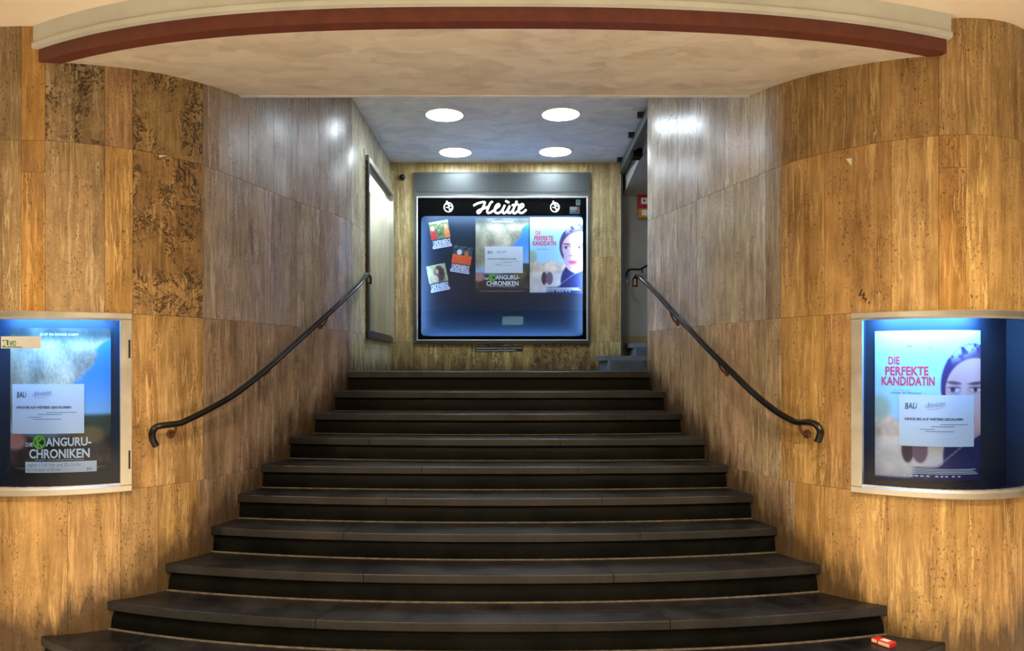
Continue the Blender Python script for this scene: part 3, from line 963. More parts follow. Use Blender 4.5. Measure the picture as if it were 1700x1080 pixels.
# ------------------------------------------------------------------ posters' lettering
def letter_animal(S_):
    S_.text('ES IST EIN EWIGER KAMPF', .32, .70, .052, .016, 'inkwhite', bold=.012)
    S_.text('DIE', .17, .245, .815, .026, 'inkwhite', bold=.015)
    S_.text('ANGURU-', .375, .82, .812, .058, 'inkwhite', bold=.024)
    S_.text('CHRONIKEN', .205, .805, .895, .062, 'inkwhite', bold=.024)
    ring = [(.31+.058*math.cos(a), .785+.041*math.sin(a)) for a in np.linspace(0, 2*math.pi, 25)]
    S_.stroke(ring, .011*S_.w/.59, 'inkgreen')
    S_.stroke([(.285, .745), (.292, .832)], .015*S_.w/.59, 'inkgreen', .0014)
    S_.stroke([(.345, .752), (.288, .790), (.352, .822)], .013*S_.w/.59, 'inkgreen', .0016)
    S_.text('VON DANI LEVY   NACH DEN BESTSELLERN VON MARC-UWE KLING', .26, .75, .913, .009, 'inkwhite')
    S_.bar(.05, .95, .962, .965, 'inkgrey'); S_.bar(.10, .9, .970, .973, 'inkgrey')
def letter_woman(S_):
    S_.text('DIE', .11, .205, .225, .052, 'inkred', bold=.030)
    S_.text('PERFEKTE', .085, .44, .298, .058, 'inkred', bold=.030)
    S_.text('KANDIDATIN', .055, .495, .366, .058, 'inkred', bold=.030)
    S_.text('Ein Film von', .155, .29, .404, .008, 'inkgrey', shear=.2)
    S_.text('Haifaa Al Mansour', .13, .385, .424, .013, 'ink', shear=.3)
    S_.bar(.265, .30, .098, .106, 'inkgrey'); S_.bar(.275, .31, .104, .110, 'inkgrey')
    S_.text('tiff', .425, .48, .125, .016, 'inkgrey')
    for i, (a, b) in enumerate(((.26, .93), (.23, .90), (.23, .94), (.23, .96))):
        S_.bar(a, b, .922+.010*i, .9265+.010*i, 'inkwhite')
    for a in (.23, .28, .325, .37, .42, .50, .55, .60, .67, .73):
        S_.bar(a, a+.03, .966, .976, 'inkwhite')
def letter_note(S_):
    # small logotypes, heading and fine print of the closing notice
    S_.text('BALi', .07, .21, .275, .115, 'ink', bold=.01, shear=.25, rot=.06)
    S_.text('Filmladen', .33, .57, .255, .095, 'inkgrey', shear=.35, rot=.13)
    S_.stroke([(.36, .18), (.31, .19), (.295, .235), (.315, .25), (.345, .21), (.335, .30)], .0022, 'inkgrey')
    S_.stroke([(.36, .285), (.45, .27), (.50, .25), (.575, .21)], .0016, 'inkgrey')
    S_.text('KINOS BIS AUF WEITERES GESCHLOSSEN', .07, .83, .49, .046, 'ink', bold=.03)
    for x0, x1, y in ((.49, .90, .565), (.37, .71, .605), (.24, .42, .660), (.30, .70, .700)):
        S_.bar(x0, x1, y, y+.012, 'inkgrey')
def letter_card(S_):
    S_.text('LINDENBERG!', .06, .95, .885, .185, 'inkwhite', bold=.03)
    S_.text('MACH DEIN DING', .06, .95, .965, .045, 'inkred', bold=.02)

# ------------------------------------------------------------------ curved wall showcases
def wall_surf(wall, s_left, zbot, off):
    sg = wall.sign
    def f(u, v, o=0.0): return wall.point(s_left + sg*u, zbot + v, off + o)
    return f
def grid_on(wall, s0, s1, z0, z1, o, n=24, m=1):
    V = []; Fc = []
    for i in range(n+1):
        for j in range(m+1): V.append(wall.point(s0+(s1-s0)*i/n, z0+(z1-z0)*j/m, o))
    for i in range(n):
        for j in range(m):
            a = i*(m+1)+j
            q = [a, a+m+1, a+m+2, a+1]
            Fc.append(q if wall.sign > 0 else q[::-1])
    return V, Fc
def bar_on(wall, s0, s1, prof, n=24):
    """profile of (z, off) swept along the wall"""
    V = []; Fc = []; k = len(prof)
    for i in range(n+1):
        s_ = s0+(s1-s0)*i/n
        for (z, o) in prof: V.append(wall.point(s_, z, o))
    for i in range(n):
        for j in range(k): Fc.append([i*k+j, i*k+(j+1) % k, (i+1)*k+(j+1) % k, (i+1)*k+j])
    Fc.append(list(range(k))); Fc.append([n*k+j for j in range(k)][::-1])
    return V, Fc
def wall_case(wall, s0, s1, label, tube_mat, hinge_s=None):
    z0, z1 = CASE_Z
    smid = (s0+s1)/2
    root = tag(empty('showcase', wall.point(smid, z0, 0)), label, 'showcase')
    FWD, BK = .030, -.012
    fw, fs = .045, .056
    for (a, b) in ((z1-fw, z1), (z0, z0+fw)):
        inner = a if a > Z(0) else b
        out = b if a > Z(0) else a
        prof = [(inner, BK), (inner, FWD-.012), (inner+(out-inner)*.25, FWD), (out-(out-inner)*.12, FWD), (out, FWD-.008), (out, BK)]
        V, Fc = bar_on(wall, s0, s1, prof)
        mesh('frame_rail', V, Fc, M['alu'], root, sharp=25)
    for (a, b) in ((s0, s0+fs), (s1-fs, s1)):
        V, Fc = bar_on(wall, a, b, [(z0+fw*.9, BK), (z0+fw*.9, FWD-.002), (z1-fw*.9, FWD-.002), (z1-fw*.9, BK)], n=4)
        stile = mesh('frame_stile', V, Fc, M['alu'], root, sharp=25)
    # inner light bead
    V, Fc = bar_on(wall, s0+fs, s1-fs, [(z0+fw, .0), (z0+fw, .016), (z0+fw+.006, .016), (z0+fw+.006, .0)])
    mesh('glazing_bead', V, Fc, M['steel'], root, sharp=25)
    DP = -.15
    a, b = s0+.03, s1-.03
    V, Fc = grid_on(wall, a, b, z0+.01, z1-.01, DP); mesh('back_panel', V, Fc, M['navy'], root, sharp=30)
    for z in (z0+.012, z1-.012):
        V = []; Fc = []
        for i in range(25):
            s_ = a+(b-a)*i/24
            V += [wall.point(s_, z, DP), wall.point(s_, z, -.005)]
        Fc = [[2*i, 2*i+1, 2*i+3, 2*i+2] for i in range(24)]
        mesh('lining', V, Fc, M['navy'], root)
    for s_ in (a, b):
        V = [wall.point(s_, z0+.01, DP), wall.point(s_, z0+.01, -.005), wall.point(s_, z1-.01, -.005), wall.point(s_, z1-.01, DP)]
        mesh('lining', V, [[0, 1, 2, 3]], M['navy'], root)
    pts = [wall.point(s1-.80+.70*i/24, z1-.027, -.050) for i in range(25)]
    MB().tube(pts, .011, 8).build('light_tube', M[tube_mat], root)
    V, Fc = grid_on(wall, s0+fs*.8, s1-fs*.8, z0+fw*.8, z1-fw*.8, .004)
    mesh('glass_pane', V, Fc, M['blueglass'], root, sharp=40)
    if hinge_s is not None:
        for zz in (Z(.10), Z(-.53)):
            V, Fc = bar_on(wall, hinge_s-.004, hinge_s+.005, [(zz-.052, .022), (zz-.052, .034), (zz+.052, .034), (zz+.052, .022)], n=2)
            mesh('hinge', V, Fc, M['bronze'], stile)
    return root
wall_case(LW, lc0, lc1, 'curved metal framed wall showcase glowing blue, left of the stairs, holding the animal film poster', 'tube_blue', lc1-.012)
wall_case(RW, rc0, rc1, 'curved metal framed wall showcase glowing blue, right of the stairs, holding the headscarf poster', 'tube_blue2')

def on_wall(wall, px0, px1, py0, py1, off):
    sa, da = wall.hit(px0, off); sb, db = wall.hit(px1, off)
    d = (da+db)/2
    zt, zb_ = ZW(py0, d), ZW(py1, d)
    # arc length measured on the offset curve
    pts = [wall.at(sa+(sb-sa)*i/20, off) for i in range(21)]
    w_ = abs(sb-sa)
    return wall_surf(wall, sa, zb_, off), w_, zt-zb_
OFF = -.142
surf, pw, ph = on_wall(LW, 17, 184, 545, 783, OFF)
po = tag(sheet_obj('film_poster', surf, pw, ph, pic_fur()), 'film poster titled with white block letters and a green ring, in the left wall showcase', 'poster')
sh = Sheet(surf, pw, ph); letter_animal(sh); sh.finish(po)
surf, pw, ph = on_wall(RW, 1453, 1628, 549, 794, OFF)
po = tag(sheet_obj('film_poster', surf, pw, ph, pic_woman()), 'film poster of a woman in dark headscarf with red title, in the right wall showcase', 'poster')
sh = Sheet(surf, pw, ph); letter_woman(sh); sh.finish(po)
surf, pw, ph = on_wall(LW, 20, 139, 637, 719, OFF+.006)
po = tag(sheet_obj('closing_notice', surf, pw, ph, mat=M['paper']), 'white landscape notice taped over the animal poster in the left wall showcase', 'notice')
sh = Sheet(surf, pw, ph); letter_note(sh); sh.finish(po)
surf, pw, ph = on_wall(RW, 1493, 1617, 655, 740, OFF+.006)
po = tag(sheet_obj('closing_notice', surf, pw, ph, mat=M['paper']), 'white landscape notice taped over the headscarf poster in the right wall showcase', 'notice')
sh = Sheet(surf, pw, ph); letter_note(sh); sh.finish(po)
surf, pw, ph = on_wall(LW, 42, 160, 765, 783, OFF+.006)
po = tag(sheet_obj('showtimes_strip', surf, pw, ph, mat=M['paper']), 'narrow white strip of show times across the foot of the animal poster', 'paper strip')
sh = Sheet(surf, pw, ph)
sh.text('täglich 17.45 Uhr und 20.15 Uhr', .03, .80, .42, .30, 'inkgrey'); sh.text('Sa + So auch 15.00 Uhr', .03, .52, .85, .28, 'inkgrey')
sh.text('BALi', .87, .94, .86, .26, 'ink', shear=.2)
sh.finish(po)
# torn sticker on the left glass
surf, pw, ph = on_wall(LW, 1, 67, 558, 578, .0052)
M['oldpaper'] = simple('weathered_paper', (.46, .48, .50, 1), .6, noise=.08)
po = tag(sheet_obj('torn_sticker', surf, pw, ph, mat=M['oldpaper'], thick=.0004), 'torn white and green sticker on the glass of the left showcase', 'sticker')
sh = Sheet(surf, pw, ph)
sh.bar(.04, .20, .30, .85, 'green', .0006)
sh.text('VIL', .03, .185, .82, .46, 'inkwhite', bold=.02); sh.text('WO', .225, .40, .80, .44, 'green', bold=.02)
sh.bar(.04, .55, .86, .93, 'green', .0006)
sh.finish(po)

# ------------------------------------------------------------------ back showcase
YF = BACK - .035
DF = YF
fx = lambda px: XW(px, DF)
fz = lambda py: ZW(py, DF)
case = tag(empty('showcase', (fx(833), BACK, fz(570))), 'large square showcase in the back wall with grille and glowing script on top', 'showcase')
b = MB()
b.box(fx(686.5), fx(980), YF, BACK+.02, fz(323), fz(285.5), .004); gh_ = b.build('grille_housing', M['greymetal'], case)
MB().box(fx(690), fx(977), YF-.004, YF+.002, fz(318.5), fz(289)).build('grille', M['grille'], gh_)
def ring_frame(x0, x1, z0, z1, wd, y0, y1, name, mat, c=.003):
    for (a, b_, c0, d0) in ((x0, x1, z1-wd, z1), (x0, x1, z0, z0+wd)):
        MB().box(a, b_, y0, y1, c0, d0, c).build(name, M[mat], case)
    for (a, b_) in ((x0, x0+wd), (x1-wd, x1)):
        MB().box(a, b_, y0, y1, z0+wd-.001, z1-wd+.001, c).build(name, M[mat], case)
ring_frame(fx(686.5), fx(980), fz(570), fz(322.5), .035, YF, BACK+.02, 'frame_bar', 'greymetal')
ring_frame(fx(691.5), fx(976), fz(565.5), fz(326), .014, YF-.012, YF+.03, 'bright_bead', 'bead')
for py in (346, 443, 541):
    MB().tube([(fx(688), YF-.008, fz(py-9)), (fx(688), YF-.008, fz(py+9))], .007, 8).build('hinge', M['greymetal'], case)
IX0, IX1, IZ0, IZ1 = fx(693), fx(974.5), fz(563.5), fz(327.5)
YM = BACK + .02             # mask plane
YPN = BACK + .13            # panel plane
MB().box(IX0-.02, IX1+.02, YPN, YPN+.01, IZ0-.02, IZ1+.02).build('back_panel', M['slate'], case)
for bxx in ((IX0-.02, IX0, YF+.02, YPN, IZ0, IZ1), (IX1, IX1+.02, YF+.02, YPN, IZ0, IZ1), (IX0, IX1, YF+.02, YPN, IZ1, IZ1+.02), (IX0, IX1, YF+.02, YPN, IZ0-.02, IZ0)):
    MB().box(*bxx).build('lining', M['blackmask'], case)
# black mask with a rounded opening
mx = lambda px: XW(px, YM)
mz = lambda py: ZW(py, YM)
ox0, ox1, oz0, oz1 = mx(699), mx(967.5), mz(557.5), mz(358)
r = .05
op = []
for (cx_, cz_, a0) in ((ox1-r, oz1-r, 0), (ox0+r, oz1-r, 90), (ox0+r, oz0+r, 180), (ox1-r, oz0+r, 270)):
    for i in range(9):
        a = math.radians(a0+90*i/8); op.append((cx_+r*math.cos(a), cz_+r*math.sin(a)))
corners = [(IX1, IZ1), (IX0, IZ1), (IX0, IZ0), (IX1, IZ0)]
outr = []
for i, (a, c_) in enumerate(op):
    q, m_ = divmod(i, 9)
    side_x, side_z = (corners[q][0], c_), (a, corners[q][1])
    first, last = (side_x, side_z) if q in (0, 2) else (side_z, side_x)
    outr.append(corners[q] if m_ == 4 else (first if m_ < 4 else last))
V = [(a, YM, c_) for a, c_ in op] + [(a, YM, c_) for a, c_ in outr] + [(a, YM+.018, c_) for a, c_ in op]
N = len(op)
Fc = [[i, (i+1) % N, N+(i+1) % N, N+i] for i in range(N)] + [[i, 2*N+i, 2*N+(i+1) % N, (i+1) % N] for i in range(N)]
mesh('mask', V, Fc, M['blackmask'], case)
# light strips behind the mask
for x in (ox0-.022, ox1+.006):
    MB().box(x, x+.016, YM+.022, YM+.034, oz0+.03, oz1-.03).build('light_strip', M['led'], case)
MB().box(ox0+.05, ox1-.05, YM+.022, YM+.034, oz1+.012, oz1+.026).build('light_strip', M['led_top'], case)
MB().box(ox0+.08, ox1-.08, YM+.022, YM+.034, oz0-.022, oz0-.008).build('light_strip', M['led_ceiling_fill'], case)  # bottom strip added to throw blue light onto the passage ceiling
MB().add([(IX0+.003, YF+.01, IZ0+.003), (IX1-.003, YF+.01, IZ0+.003), (IX1-.003, YF+.01, IZ1-.003), (IX0+.003, YF+.01, IZ1-.003)], [[0, 1, 2, 3]]).build('glass_pane', M['caseglass'], case)

# glowing script
def zpt(a, b): return (XW(690+a/5.862, YM), YM-.018, ZW(320+b/5.862, YM))
heute = tag(empty('neon_sign', zpt(815, 200)), 'white glowing handwritten script sign on the black band of the back showcase', 'neon sign')
strokes = [
    [(563, 128), (600, 107), (645, 94), (672, 93), (668, 118), (650, 152), (632, 184), (614, 200), (601, 190), (616, 172), (660, 156), (702, 138)],
    [(752, 92), (732, 96), (710, 140), (697, 178), (706, 198), (736, 190), (772, 164), (802, 140), (816, 124), (806, 112), (786, 124), (771, 158), (776, 190), (802, 200), (832, 184), (862, 138)],
    [(868, 122), (852, 158), (846, 188), (860, 201), (886, 184), (918, 128), (900, 170), (906, 198), (930, 190), (952, 160)],
    [(874, 80), (892, 90), (910, 99)],
    [(984, 82), (962, 138), (946, 182), (958, 202), (984, 190), (1008, 164), (1036, 145), (1049, 126), (1037, 112), (1014, 128), (1002, 162), (1010, 193), (1040, 196), (1076, 166)],
    [(936, 124), (970, 119), (1004, 116)]]
for st in strokes:
    MB().tube(smooth_pts([zpt(*p) for p in st], 5), .0115, 8, up=Vector((0, 1, 0))).build('neon_tube', M['neon'], heute)
for cxm, side_ in ((320, 'left'), (1354, 'right')):
    e = tag(empty('neon_emblem', zpt(cxm, 140)), 'small white glowing ring emblem with initials, %s of the script sign' % side_, 'neon sign', None)
    ring = [zpt(cxm+42*math.cos(a), 143+44*math.sin(a)) for a in np.linspace(0, 2*math.pi, 25)]
    MB().tube(ring, .0055, 8, up=Vector((0, 1, 0))).build('neon_tube', M['neon'], e)
    for st in ([(cxm-22, 88), (cxm-10, 82), (cxm-24, 104)], [(cxm-28, 116), (cxm+0, 112), (cxm+14, 128), (cxm-4, 146), (cxm-24, 142)],
               [(cxm-2, 116), (cxm+6, 150), (cxm+18, 190)], [(cxm+14, 128), (cxm+34, 136), (cxm+32, 158), (cxm+8, 160)]):
        MB().tube(smooth_pts([zpt(*p) for p in st], 4), .0042, 6, up=Vector((0, 1, 0))).build('neon_tube', M['neon'], e)

# sheets in the back showcase
def flat_surf(px0, py1, d, rot=0.0):
    x0, z0 = XW(px0, d), ZW(py1, d)
    c, s_ = math.cos(rot), math.sin(rot)
    def f(u, v, o=0.0): return (x0 + u*c - v*s_, d - o, z0 + u*s_ + v*c)
    return f
def flat_sheet(name, px0, px1, py0, py1, d, label, cat, img=None, mat=None, rot=0.0, letter=None, group=None):
    w_, h_ = (px1-px0)/F*d, (py1-py0)/F*d
    f = flat_surf(px0, py1, d, rot)
    o = tag(sheet_obj(name, f, w_, h_, img, mat, nx=2, ny=2), label, cat, group)
    if letter:
        q = Sheet(f, w_, h_); letter(q); q.finish(o)
    return o
DP = YPN - .004
flat_sheet('film_poster', 789.5, 878, 362, 487, DP, 'film poster titled with white block letters and a green ring, in the back showcase', 'poster', pic_fur(100, 72), letter=letter_animal)
flat_sheet('film_poster', 879.5, 968, 361, 487, DP, 'film poster of a woman in dark headscarf with red title, in the back showcase', 'poster', pic_woman(100, 72), letter=letter_woman)
flat_sheet('closing_notice', 805, 868, 409, 453, DP-.006, 'white landscape notice taped over the animal poster in the back showcase', 'notice', mat=M['paper'], letter=letter_note)
for k_, (px_, py_, rt_, lb) in enumerate(((719, 413.5, .17, 'small tilted film card with two facing figures, topmost of the three in the back showcase'),
                                          (747, 450, -.16, 'small tilted film card with an orange middle, in the back showcase'),
                                          (716, 486, .20, 'small tilted film card with an embracing couple, lowest of the three in the back showcase'))):
    flat_sheet('film_card', px_, px_+32, py_-44.5, py_, DP, lb, 'card', pic_card(k_), rot=rt_, letter=letter_card, group='small film cards in the back showcase')
def st1(q): q.text('P', .35, .7, .75, .5, 'ink')
def st2(q): q.bar(.05, .95, .45, .95, 'inkgrey', .0006); q.bar(.75, .95, .05, .4, 'inkred', .0006); q.bar(.1, .6, .55, .7, 'inkwhite', .0009)
M['mint'] = simple('mint_sticker', (.40, .70, .62, 1), .5)
flat_sheet('sticker', 956, 963.5, 331, 340.5, YM-.003, 'tiny mint sticker at the upper right corner of the black band', 'sticker', mat=M['mint'], letter=st1)
flat_sheet('sticker', 946, 962, 343, 354.5, YM-.003, 'small blue and white sticker below the mint sticker on the black band', 'sticker', mat=M['paper'], letter=st2)
# plaque under the case
M['plq'] = simple('dark_plaque', (.018, .022, .026, 1), .4)
def pl(q):
    q.text('Während des Niederholens muss die gesamte Treppe gemäss', .02, .975, .42, .25, 'inkwhite', bold=.01)
    q.text('der Brandschutzverordnung als Fluchtweg frei bleiben.', .02, .86, .86, .25, 'inkwhite', bold=.01)
flat_sheet('plaque', 789, 868, 575, 584, BACK-.004, 'small dark plaque with two lines of white text under the back showcase', 'plaque', mat=M['plq'], rot=.012, letter=pl)
# camera dome
cd = tag(empty('security_camera', P(668, 294.5, BACK)), 'small black dome camera high on the back wall', 'camera')
c0 = P(668, 294.5, BACK)
MB().lathe([(.036, 0), (.036, -.012), (.030, -.016)], c0, 'y', 24).build('base', M['greymetal'], cd)
MB().lathe([(.030*math.cos(a), -.012-.030*math.sin(a)) for a in np.linspace(0, math.pi/2*.98, 8)], c0, 'y', 24).build('dome', M['black'], cd)

# ------------------------------------------------------------------ display window on the passage's left wall
wc = tag(empty('display_window', LW.point((sw0+sw1)/2, zc0, 0)), 'tall lit display window with dark frame in the left passage wall', 'showcase')
def wbox(ya, yb, z0, z1, o0, o1, name, mat, bevel=.0):
    V = [LW.point(sL_y(y), z, o) for y in (ya, yb) for z in (z0, z1) for o in (o0, o1)]
    mesh(name, V, [[0,1,3,2],[4,6,7,5],[0,4,5,1],[2,3,7,6],[0,2,6,4],[1,5,7,3]], M[mat], wc)
ya, yb = y_case0, y_case1
wbox(ya, ya+.06, zc0, zc1, -.01, .040, 'frame_bar', 'bronze'); wbox(ya+.06, ya+.12, zc0+.04, zc1-.04, -.01, .022, 'frame_bar', 'bronze')
wbox(yb-.06, yb, zc0, zc1, -.01, .040, 'frame_bar', 'alu')
wbox(ya, yb, zc1-.05, zc1, -.01, .040, 'frame_bar', 'alu'); wbox(ya, yb, zc0, zc0+.05, -.01, .040, 'frame_bar', 'bronze')
wbox(ya, yb, zc0+.05, zc0+.075, -.01, .022, 'frame_bar', 'bronze'); wbox(ya, yb, zc1-.12, zc1-.05, -.01, .012, 'frame_bar', 'bronze')
wbox(ya-.012, ya-.002, zc0-.01, zc1+.05, -.005, .012, 'edge_strip', 'steel')
DW = -.22
wbox(ya, yb, zc0, zc1, DW-.01, DW, 'back_panel', 'lining')
wbox(yb-.05, yb-.03, zc0+.02, zc1-.02, DW, -.01, 'end_lining', 'white')
wbox(ya+.02, ya+.04, zc0+.02, zc1-.02, DW, -.01, 'end_lining', 'cream')
wbox(ya, yb, zc0+.0, zc0+.02, DW, -.01, 'sill_lining', 'cream'); wbox(ya, yb, zc1-.02, zc1, DW, -.01, 'top_lining', 'cream')
wbox(7.32, 8.18, zc1-.185, zc1-.085, -.075, -.045, 'light_tube', 'tube_white')
V = [LW.point(sL_y(y), z, .002) for y, z in ((ya+.1, zc0+.06), (yb-.05, zc0+.06), (yb-.05, zc1-.1), (ya+.1, zc1-.1))]
mesh('glass_pane', V, [[0, 1, 2, 3]], M['glass'], wc)

# ------------------------------------------------------------------ gate track on the passage ceiling
gt = tag(empty('gate_track', (1.38, 7.5, ZI)), 'dark steel gate track hanging along the ceiling above the side opening', 'track')
def gx(y): return 1.345 + (y-6.7)*.037
V = []
for y in (6.35, BACK-.02):
    x = gx(y)
    V += [(x-.02, y, ZI-.13), (x+.03, y, ZI-.13), (x+.03, y, ZI-.03), (x-.02, y, ZI-.03)]
mesh('track_bar', V, [[0,1,5,4],[1,2,6,5],[2,3,7,6],[3,0,4,7],[0,3,2,1],[4,5,6,7]], M['greymetal'], gt)
for y in (6.72, 7.30, 8.18):
    x = gx(y)
    MB().box(x-.07, x+.03, y-.02, y+.02, ZI-.05, ZI).build('bracket', M['bronze'], gt)
MB().box(gx(7.55)+.0, gx(7.55)+.09, 7.45, 7.60, ZI-.19, ZI-.11).build('stop_block', M['blackmask'], gt)
# fire alarm boxes
fa = tag(empty('fire_alarm', P(1068, 346, 8.6)), 'red fire alarm call point on the grey side wall above the yellow box', 'alarm')
d = 8.56
ha_ = MB().box(XW(1059.5, d), XW(1059.5, d)+.16, d, 8.62, ZW(345, d), ZW(322, d), .006).build('housing', M['alarmred'], fa)
MB().box(XW(1064.5, d), XW(1064.5, d)+.09, d-.004, d+.002, ZW(338.5, d), ZW(328, d)).build('window', M['white'], ha_)
MB().tube([(XW(1069.2, d), d-.004, ZW(333, d)), (XW(1069.2, d), d-.014, ZW(333, d))], .010, 10).build('button', M['black'], ha_)
fb = tag(empty('call_box', P(1068, 355, 8.6)), 'yellow emergency call box on the grey side wall below the red alarm', 'alarm')
hb_ = MB().box(XW(1060.2, d), XW(1060.2, d)+.155, d, 8.62, ZW(361.5, d), ZW(345.3, d), .005).build('housing', M['alarmyellow'], fb)
MB().box(XW(1065.5, d), XW(1065.5, d)+.08, d-.004, d+.002, ZW(357.5, d), ZW(348, d)).build('window', M['white'], hb_)

# ------------------------------------------------------------------ handrails
def rail_point(wall, px, py, off):
    u, dd = wall.hit(px, off)
    return Vector(wall.point(u, ZW(py, dd), off))
def handrail(wall, path, brackets, end, label):
    pts = [rail_point(wall, a, b_, c) for a, b_, c in path]
    root = tag(empty('handrail', pts[0]), label, 'handrail')
    sp = smooth_pts(pts, 6)
    MB().tube(sp, .024, 12, ry=.019).build('rail', M['black'], root)
    for (px, py) in brackets:
        u, dd = wall.hit(px, .01)
        w0 = Vector(wall.point(u, ZW(py, dd), .0)); w1 = Vector(wall.point(u, ZW(py, dd), .012))
        r0 = min(sp, key=lambda p: (p - (w1 + Vector((0, 0, .06)))).length)
        mid = (w1 + r0)/2 + Vector((0, 0, -.022))
        bk_ = MB().tube(smooth_pts([w1, mid*.7 + w1*.3 + Vector((0, 0, -.012)), mid*.5+r0*.5 + Vector((0, 0, -.018)), r0], 4), .0075, 8).build('bracket', M['rust'], root)
        t = (w1-w0).normalized()
        MB().tube([w0 - t*.002, w0 + t*.008, w0 + t*.014], [.026, .026, .016], 14).build('rosette', M['rust'], bk_)
    # hollow upper end turned towards the street
    e = rail_point(wall, *end)
    w_, h_, dp = .024, .085, .035
    prof = [(-w_, 0), (-w_, h_*.6)] + [(-w_*math.cos(a), h_*.6+h_*.4*math.sin(a)) for a in np.linspace(.3, math.pi-.3, 7)] + [(w_, h_*.6), (w_, 0)]
    V = [(e.x+a, e.y-.0, e.z-h_+b_) for a, b_ in prof] + [(e.x+a, e.y+dp, e.z-h_+b_) for a, b_ in prof]
    k = len(prof)
    end_ = mesh('rail_end', V, [list(range(k)), [k+i for i in range(k)][::-1]] + [[i, (i+1) % k, k+(i+1) % k, k+i] for i in range(k)], M['black'], root, sharp=40)
    V = [(e.x+a*.45, e.y-.001, e.z-h_+.012+b_*.72) for a, b_ in prof] + [(e.x+a*.45, e.y+.003, e.z-h_+.012+b_*.72) for a, b_ in prof]
    mesh('rail_end_core', V, [list(range(k)), [k+i for i in range(k)][::-1]] + [[i, (i+1) % k, k+(i+1) % k, k+i] for i in range(k)], M['tan'], end_)
RO = .085
handrail(LW, [(259, 740, RO), (253, 730, RO), (252, 718, RO), (258, 709, RO), (272, 705.5, RO), (296, 702.5, RO), (310, 697, RO), (345, 680, RO), (385, 657, RO), (420, 631, RO), (450, 606, RO),
              (480, 579, RO), (510, 552, RO), (540, 525, RO), (565, 502, RO), (590, 478, RO), (602, 464, RO), (608, 456, RO), (611.5, 457, RO)],
         [(284, 720), (432, 622), (532, 541)], (612, 455, RO),
         'black curving iron handrail along the left wall of the stairs')
def flat_pt(px, py, d): return P(px, py, d)
handrail(RW, [(1358, 733, RO), (1362, 722, RO), (1362, 714, RO), (1355, 704, RO), (1342, 700.5, RO), (1324, 700.5, RO), (1312, 696, RO), (1290, 683, RO), (1265, 664, RO), (1240, 642, RO), (1215, 617, RO),
              (1195, 598, RO), (1170, 573, RO), (1145, 546, RO), (1120, 520, RO), (1095, 492, RO), (1075, 471, RO), (1064, 461, RO), (1055, 458.5, RO+.03)],
         [(1339, 720), (1206, 618), (1124, 535)], (1054, 459, RO+.02),
         'black curving iron handrail along the right wall of the stairs')
ur = tag(empty('handrail', P(1045, 452, 8.5)), 'thin black upper handrail curling behind the right wall corner', 'handrail')
pts = [P(1043, 471, 8.40), P(1040.5, 463, 8.42), P(1040, 456, 8.45), P(1043, 449.5, 8.48), P(1048, 447, 8.50), P(1062, 447, 8.50), P(1071, 442.5, 8.50), (2.2, 8.50, ZW(405, 8.5)), (3.0, 8.5, ZW(340, 8.5))]
MB().tube(smooth_pts(pts, 6), .0125, 10).build('rail', M['black'], ur)
u2 = P(1068, 452, 8.5)
MB().tube([P(1066, 446, 8.5), P(1066, 452, 8.55), P(1066, 452, 8.62)], .008, 8).build('bracket', M['black'], ur)
MB().tube([(1.95, 8.5, ZW(428, 8.5)), (1.95, 8.55, ZW(436, 8.5)), (1.95, 8.62, ZW(436, 8.5))], .008, 8).build('bracket', M['black'], ur)

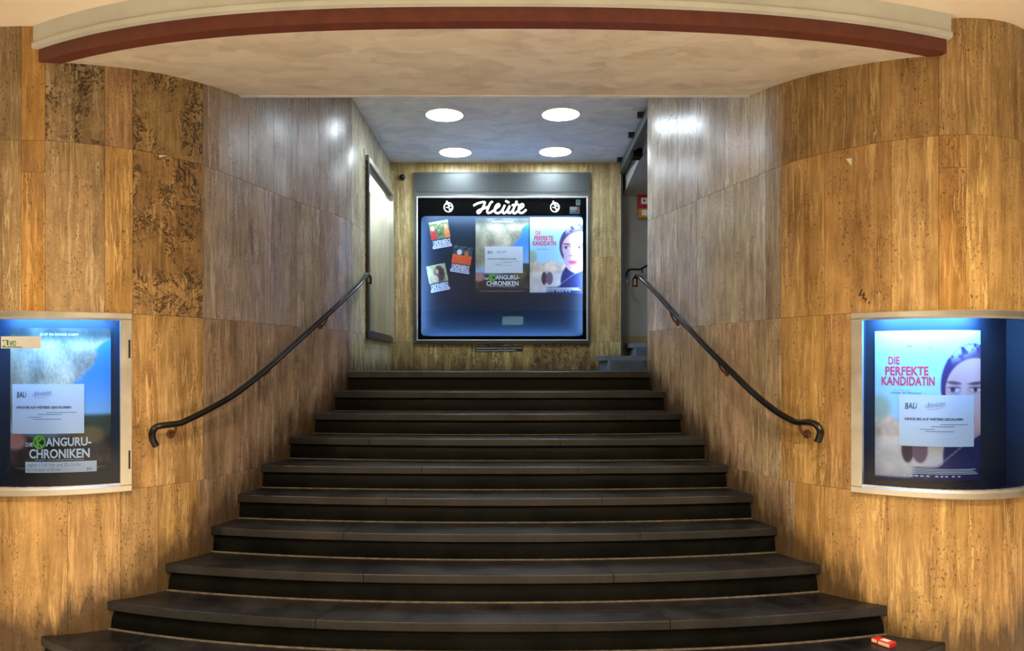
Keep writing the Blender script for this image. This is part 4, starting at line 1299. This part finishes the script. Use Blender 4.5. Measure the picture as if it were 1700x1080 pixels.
# ------------------------------------------------------------------ small things
def scrap(wall, pts, label):
    u0, d0 = wall.hit(pts[0][0], .001)
    V = [rail_point(wall, a, b_, .0015) for a, b_ in pts] + [rail_point(wall, a, b_, .0005) for a, b_ in pts]
    k = len(pts)
    o = mesh('paper_scrap', V, [list(range(k)), [k+i for i in range(k)][::-1]] + [[i, (i+1) % k, k+(i+1) % k, k+i] for i in range(k)], M['paper'])
    return tag(o, label, 'paper scrap', 'torn paper scraps on the stone')
scrap(LW, [(263, 257), (277, 258), (265, 261.5), (264, 259)], 'tiny torn white paper scrap stuck on the dark pitted stone left of the stairs')
scrap(RW, [(1405, 263.5), (1414, 262), (1414, 275), (1409, 269)], 'tiny torn white paper scrap stuck on the orange stone right of the stairs')
def zz(a, b): return (1400+a/27.0, 470+b/27.0)
gm = MB()
for st in ([(845, 260), (720, 545), (1000, 515)], [(950, 410), (910, 560), (890, 705)], [(920, 640), (990, 690), (1060, 665), (1000, 825)], [(1168, 820), (1178, 900)]):
    pts = [rail_point(RW, *zz(a, b_), .0008) for a, b_ in st]
    gm.tube(pts, .0035, 6)
tag(gm.build('graffiti_mark', M['inkbrown']), 'small brown hand drawn number mark above the right showcase', 'graffiti')
# crushed cigarette packet on the lowest step
zp = 1.6 - RISE*9
pk = empty('cigarette_packet', (XW(1466, 4.0), 4.0, zp))
tag(pk, 'red and white cigarette packet lying on the lowest step by the right wall', 'packet')
pk.rotation_euler = (0, 0, 0)
R_ = Matrix.Rotation(math.radians(-60), 4, 'Z')
base = Vector((XW(1467, 3.95), 3.95, zp))
def pkbox(x0, x1, y0, y1, z0, z1, name, mat, c=.0):
    b_ = MB().box(x0, x1, y0, y1, z0, z1, c)
    b_.v = [tuple(base + (R_ @ Vector(q))) for q in b_.v]
    return b_.build(name, M[mat], pk)
pkbox(-.052, .052, -.031, .031, 0, .026, 'box', 'packred', .002)
pkbox(-.012, .050, -.0318, -.0309, .006, .022, 'side_label', 'packwhite')
pkbox(-.048, -.020, -.0318, -.0309, .008, .024, 'lid_label', 'packwhite')
pkbox(-.010, .030, -.016, .020, .0259, .0266, 'top_label', 'packwhite')
pkbox(-.014, -.012, -.0322, -.0309, 0, .026, 'lid_edge', 'black')

# ------------------------------------------------------------------ arcade behind the viewer (seen as a reflection)
es = tag(empty('exit_sign', (.4, -2.0, 2.8)), 'pale lit sign box hanging under the arcade ceiling behind the viewer', 'sign')
MB().box(.14, .66, -2.06, -2.0, 2.70, 2.91, .004).build('sign_box', M['sign'], es)
MB().tube([(.4, -2.03, 2.91), (.4, -2.03, ZC)], .012, 8).build('rod', M['bronze'], es)
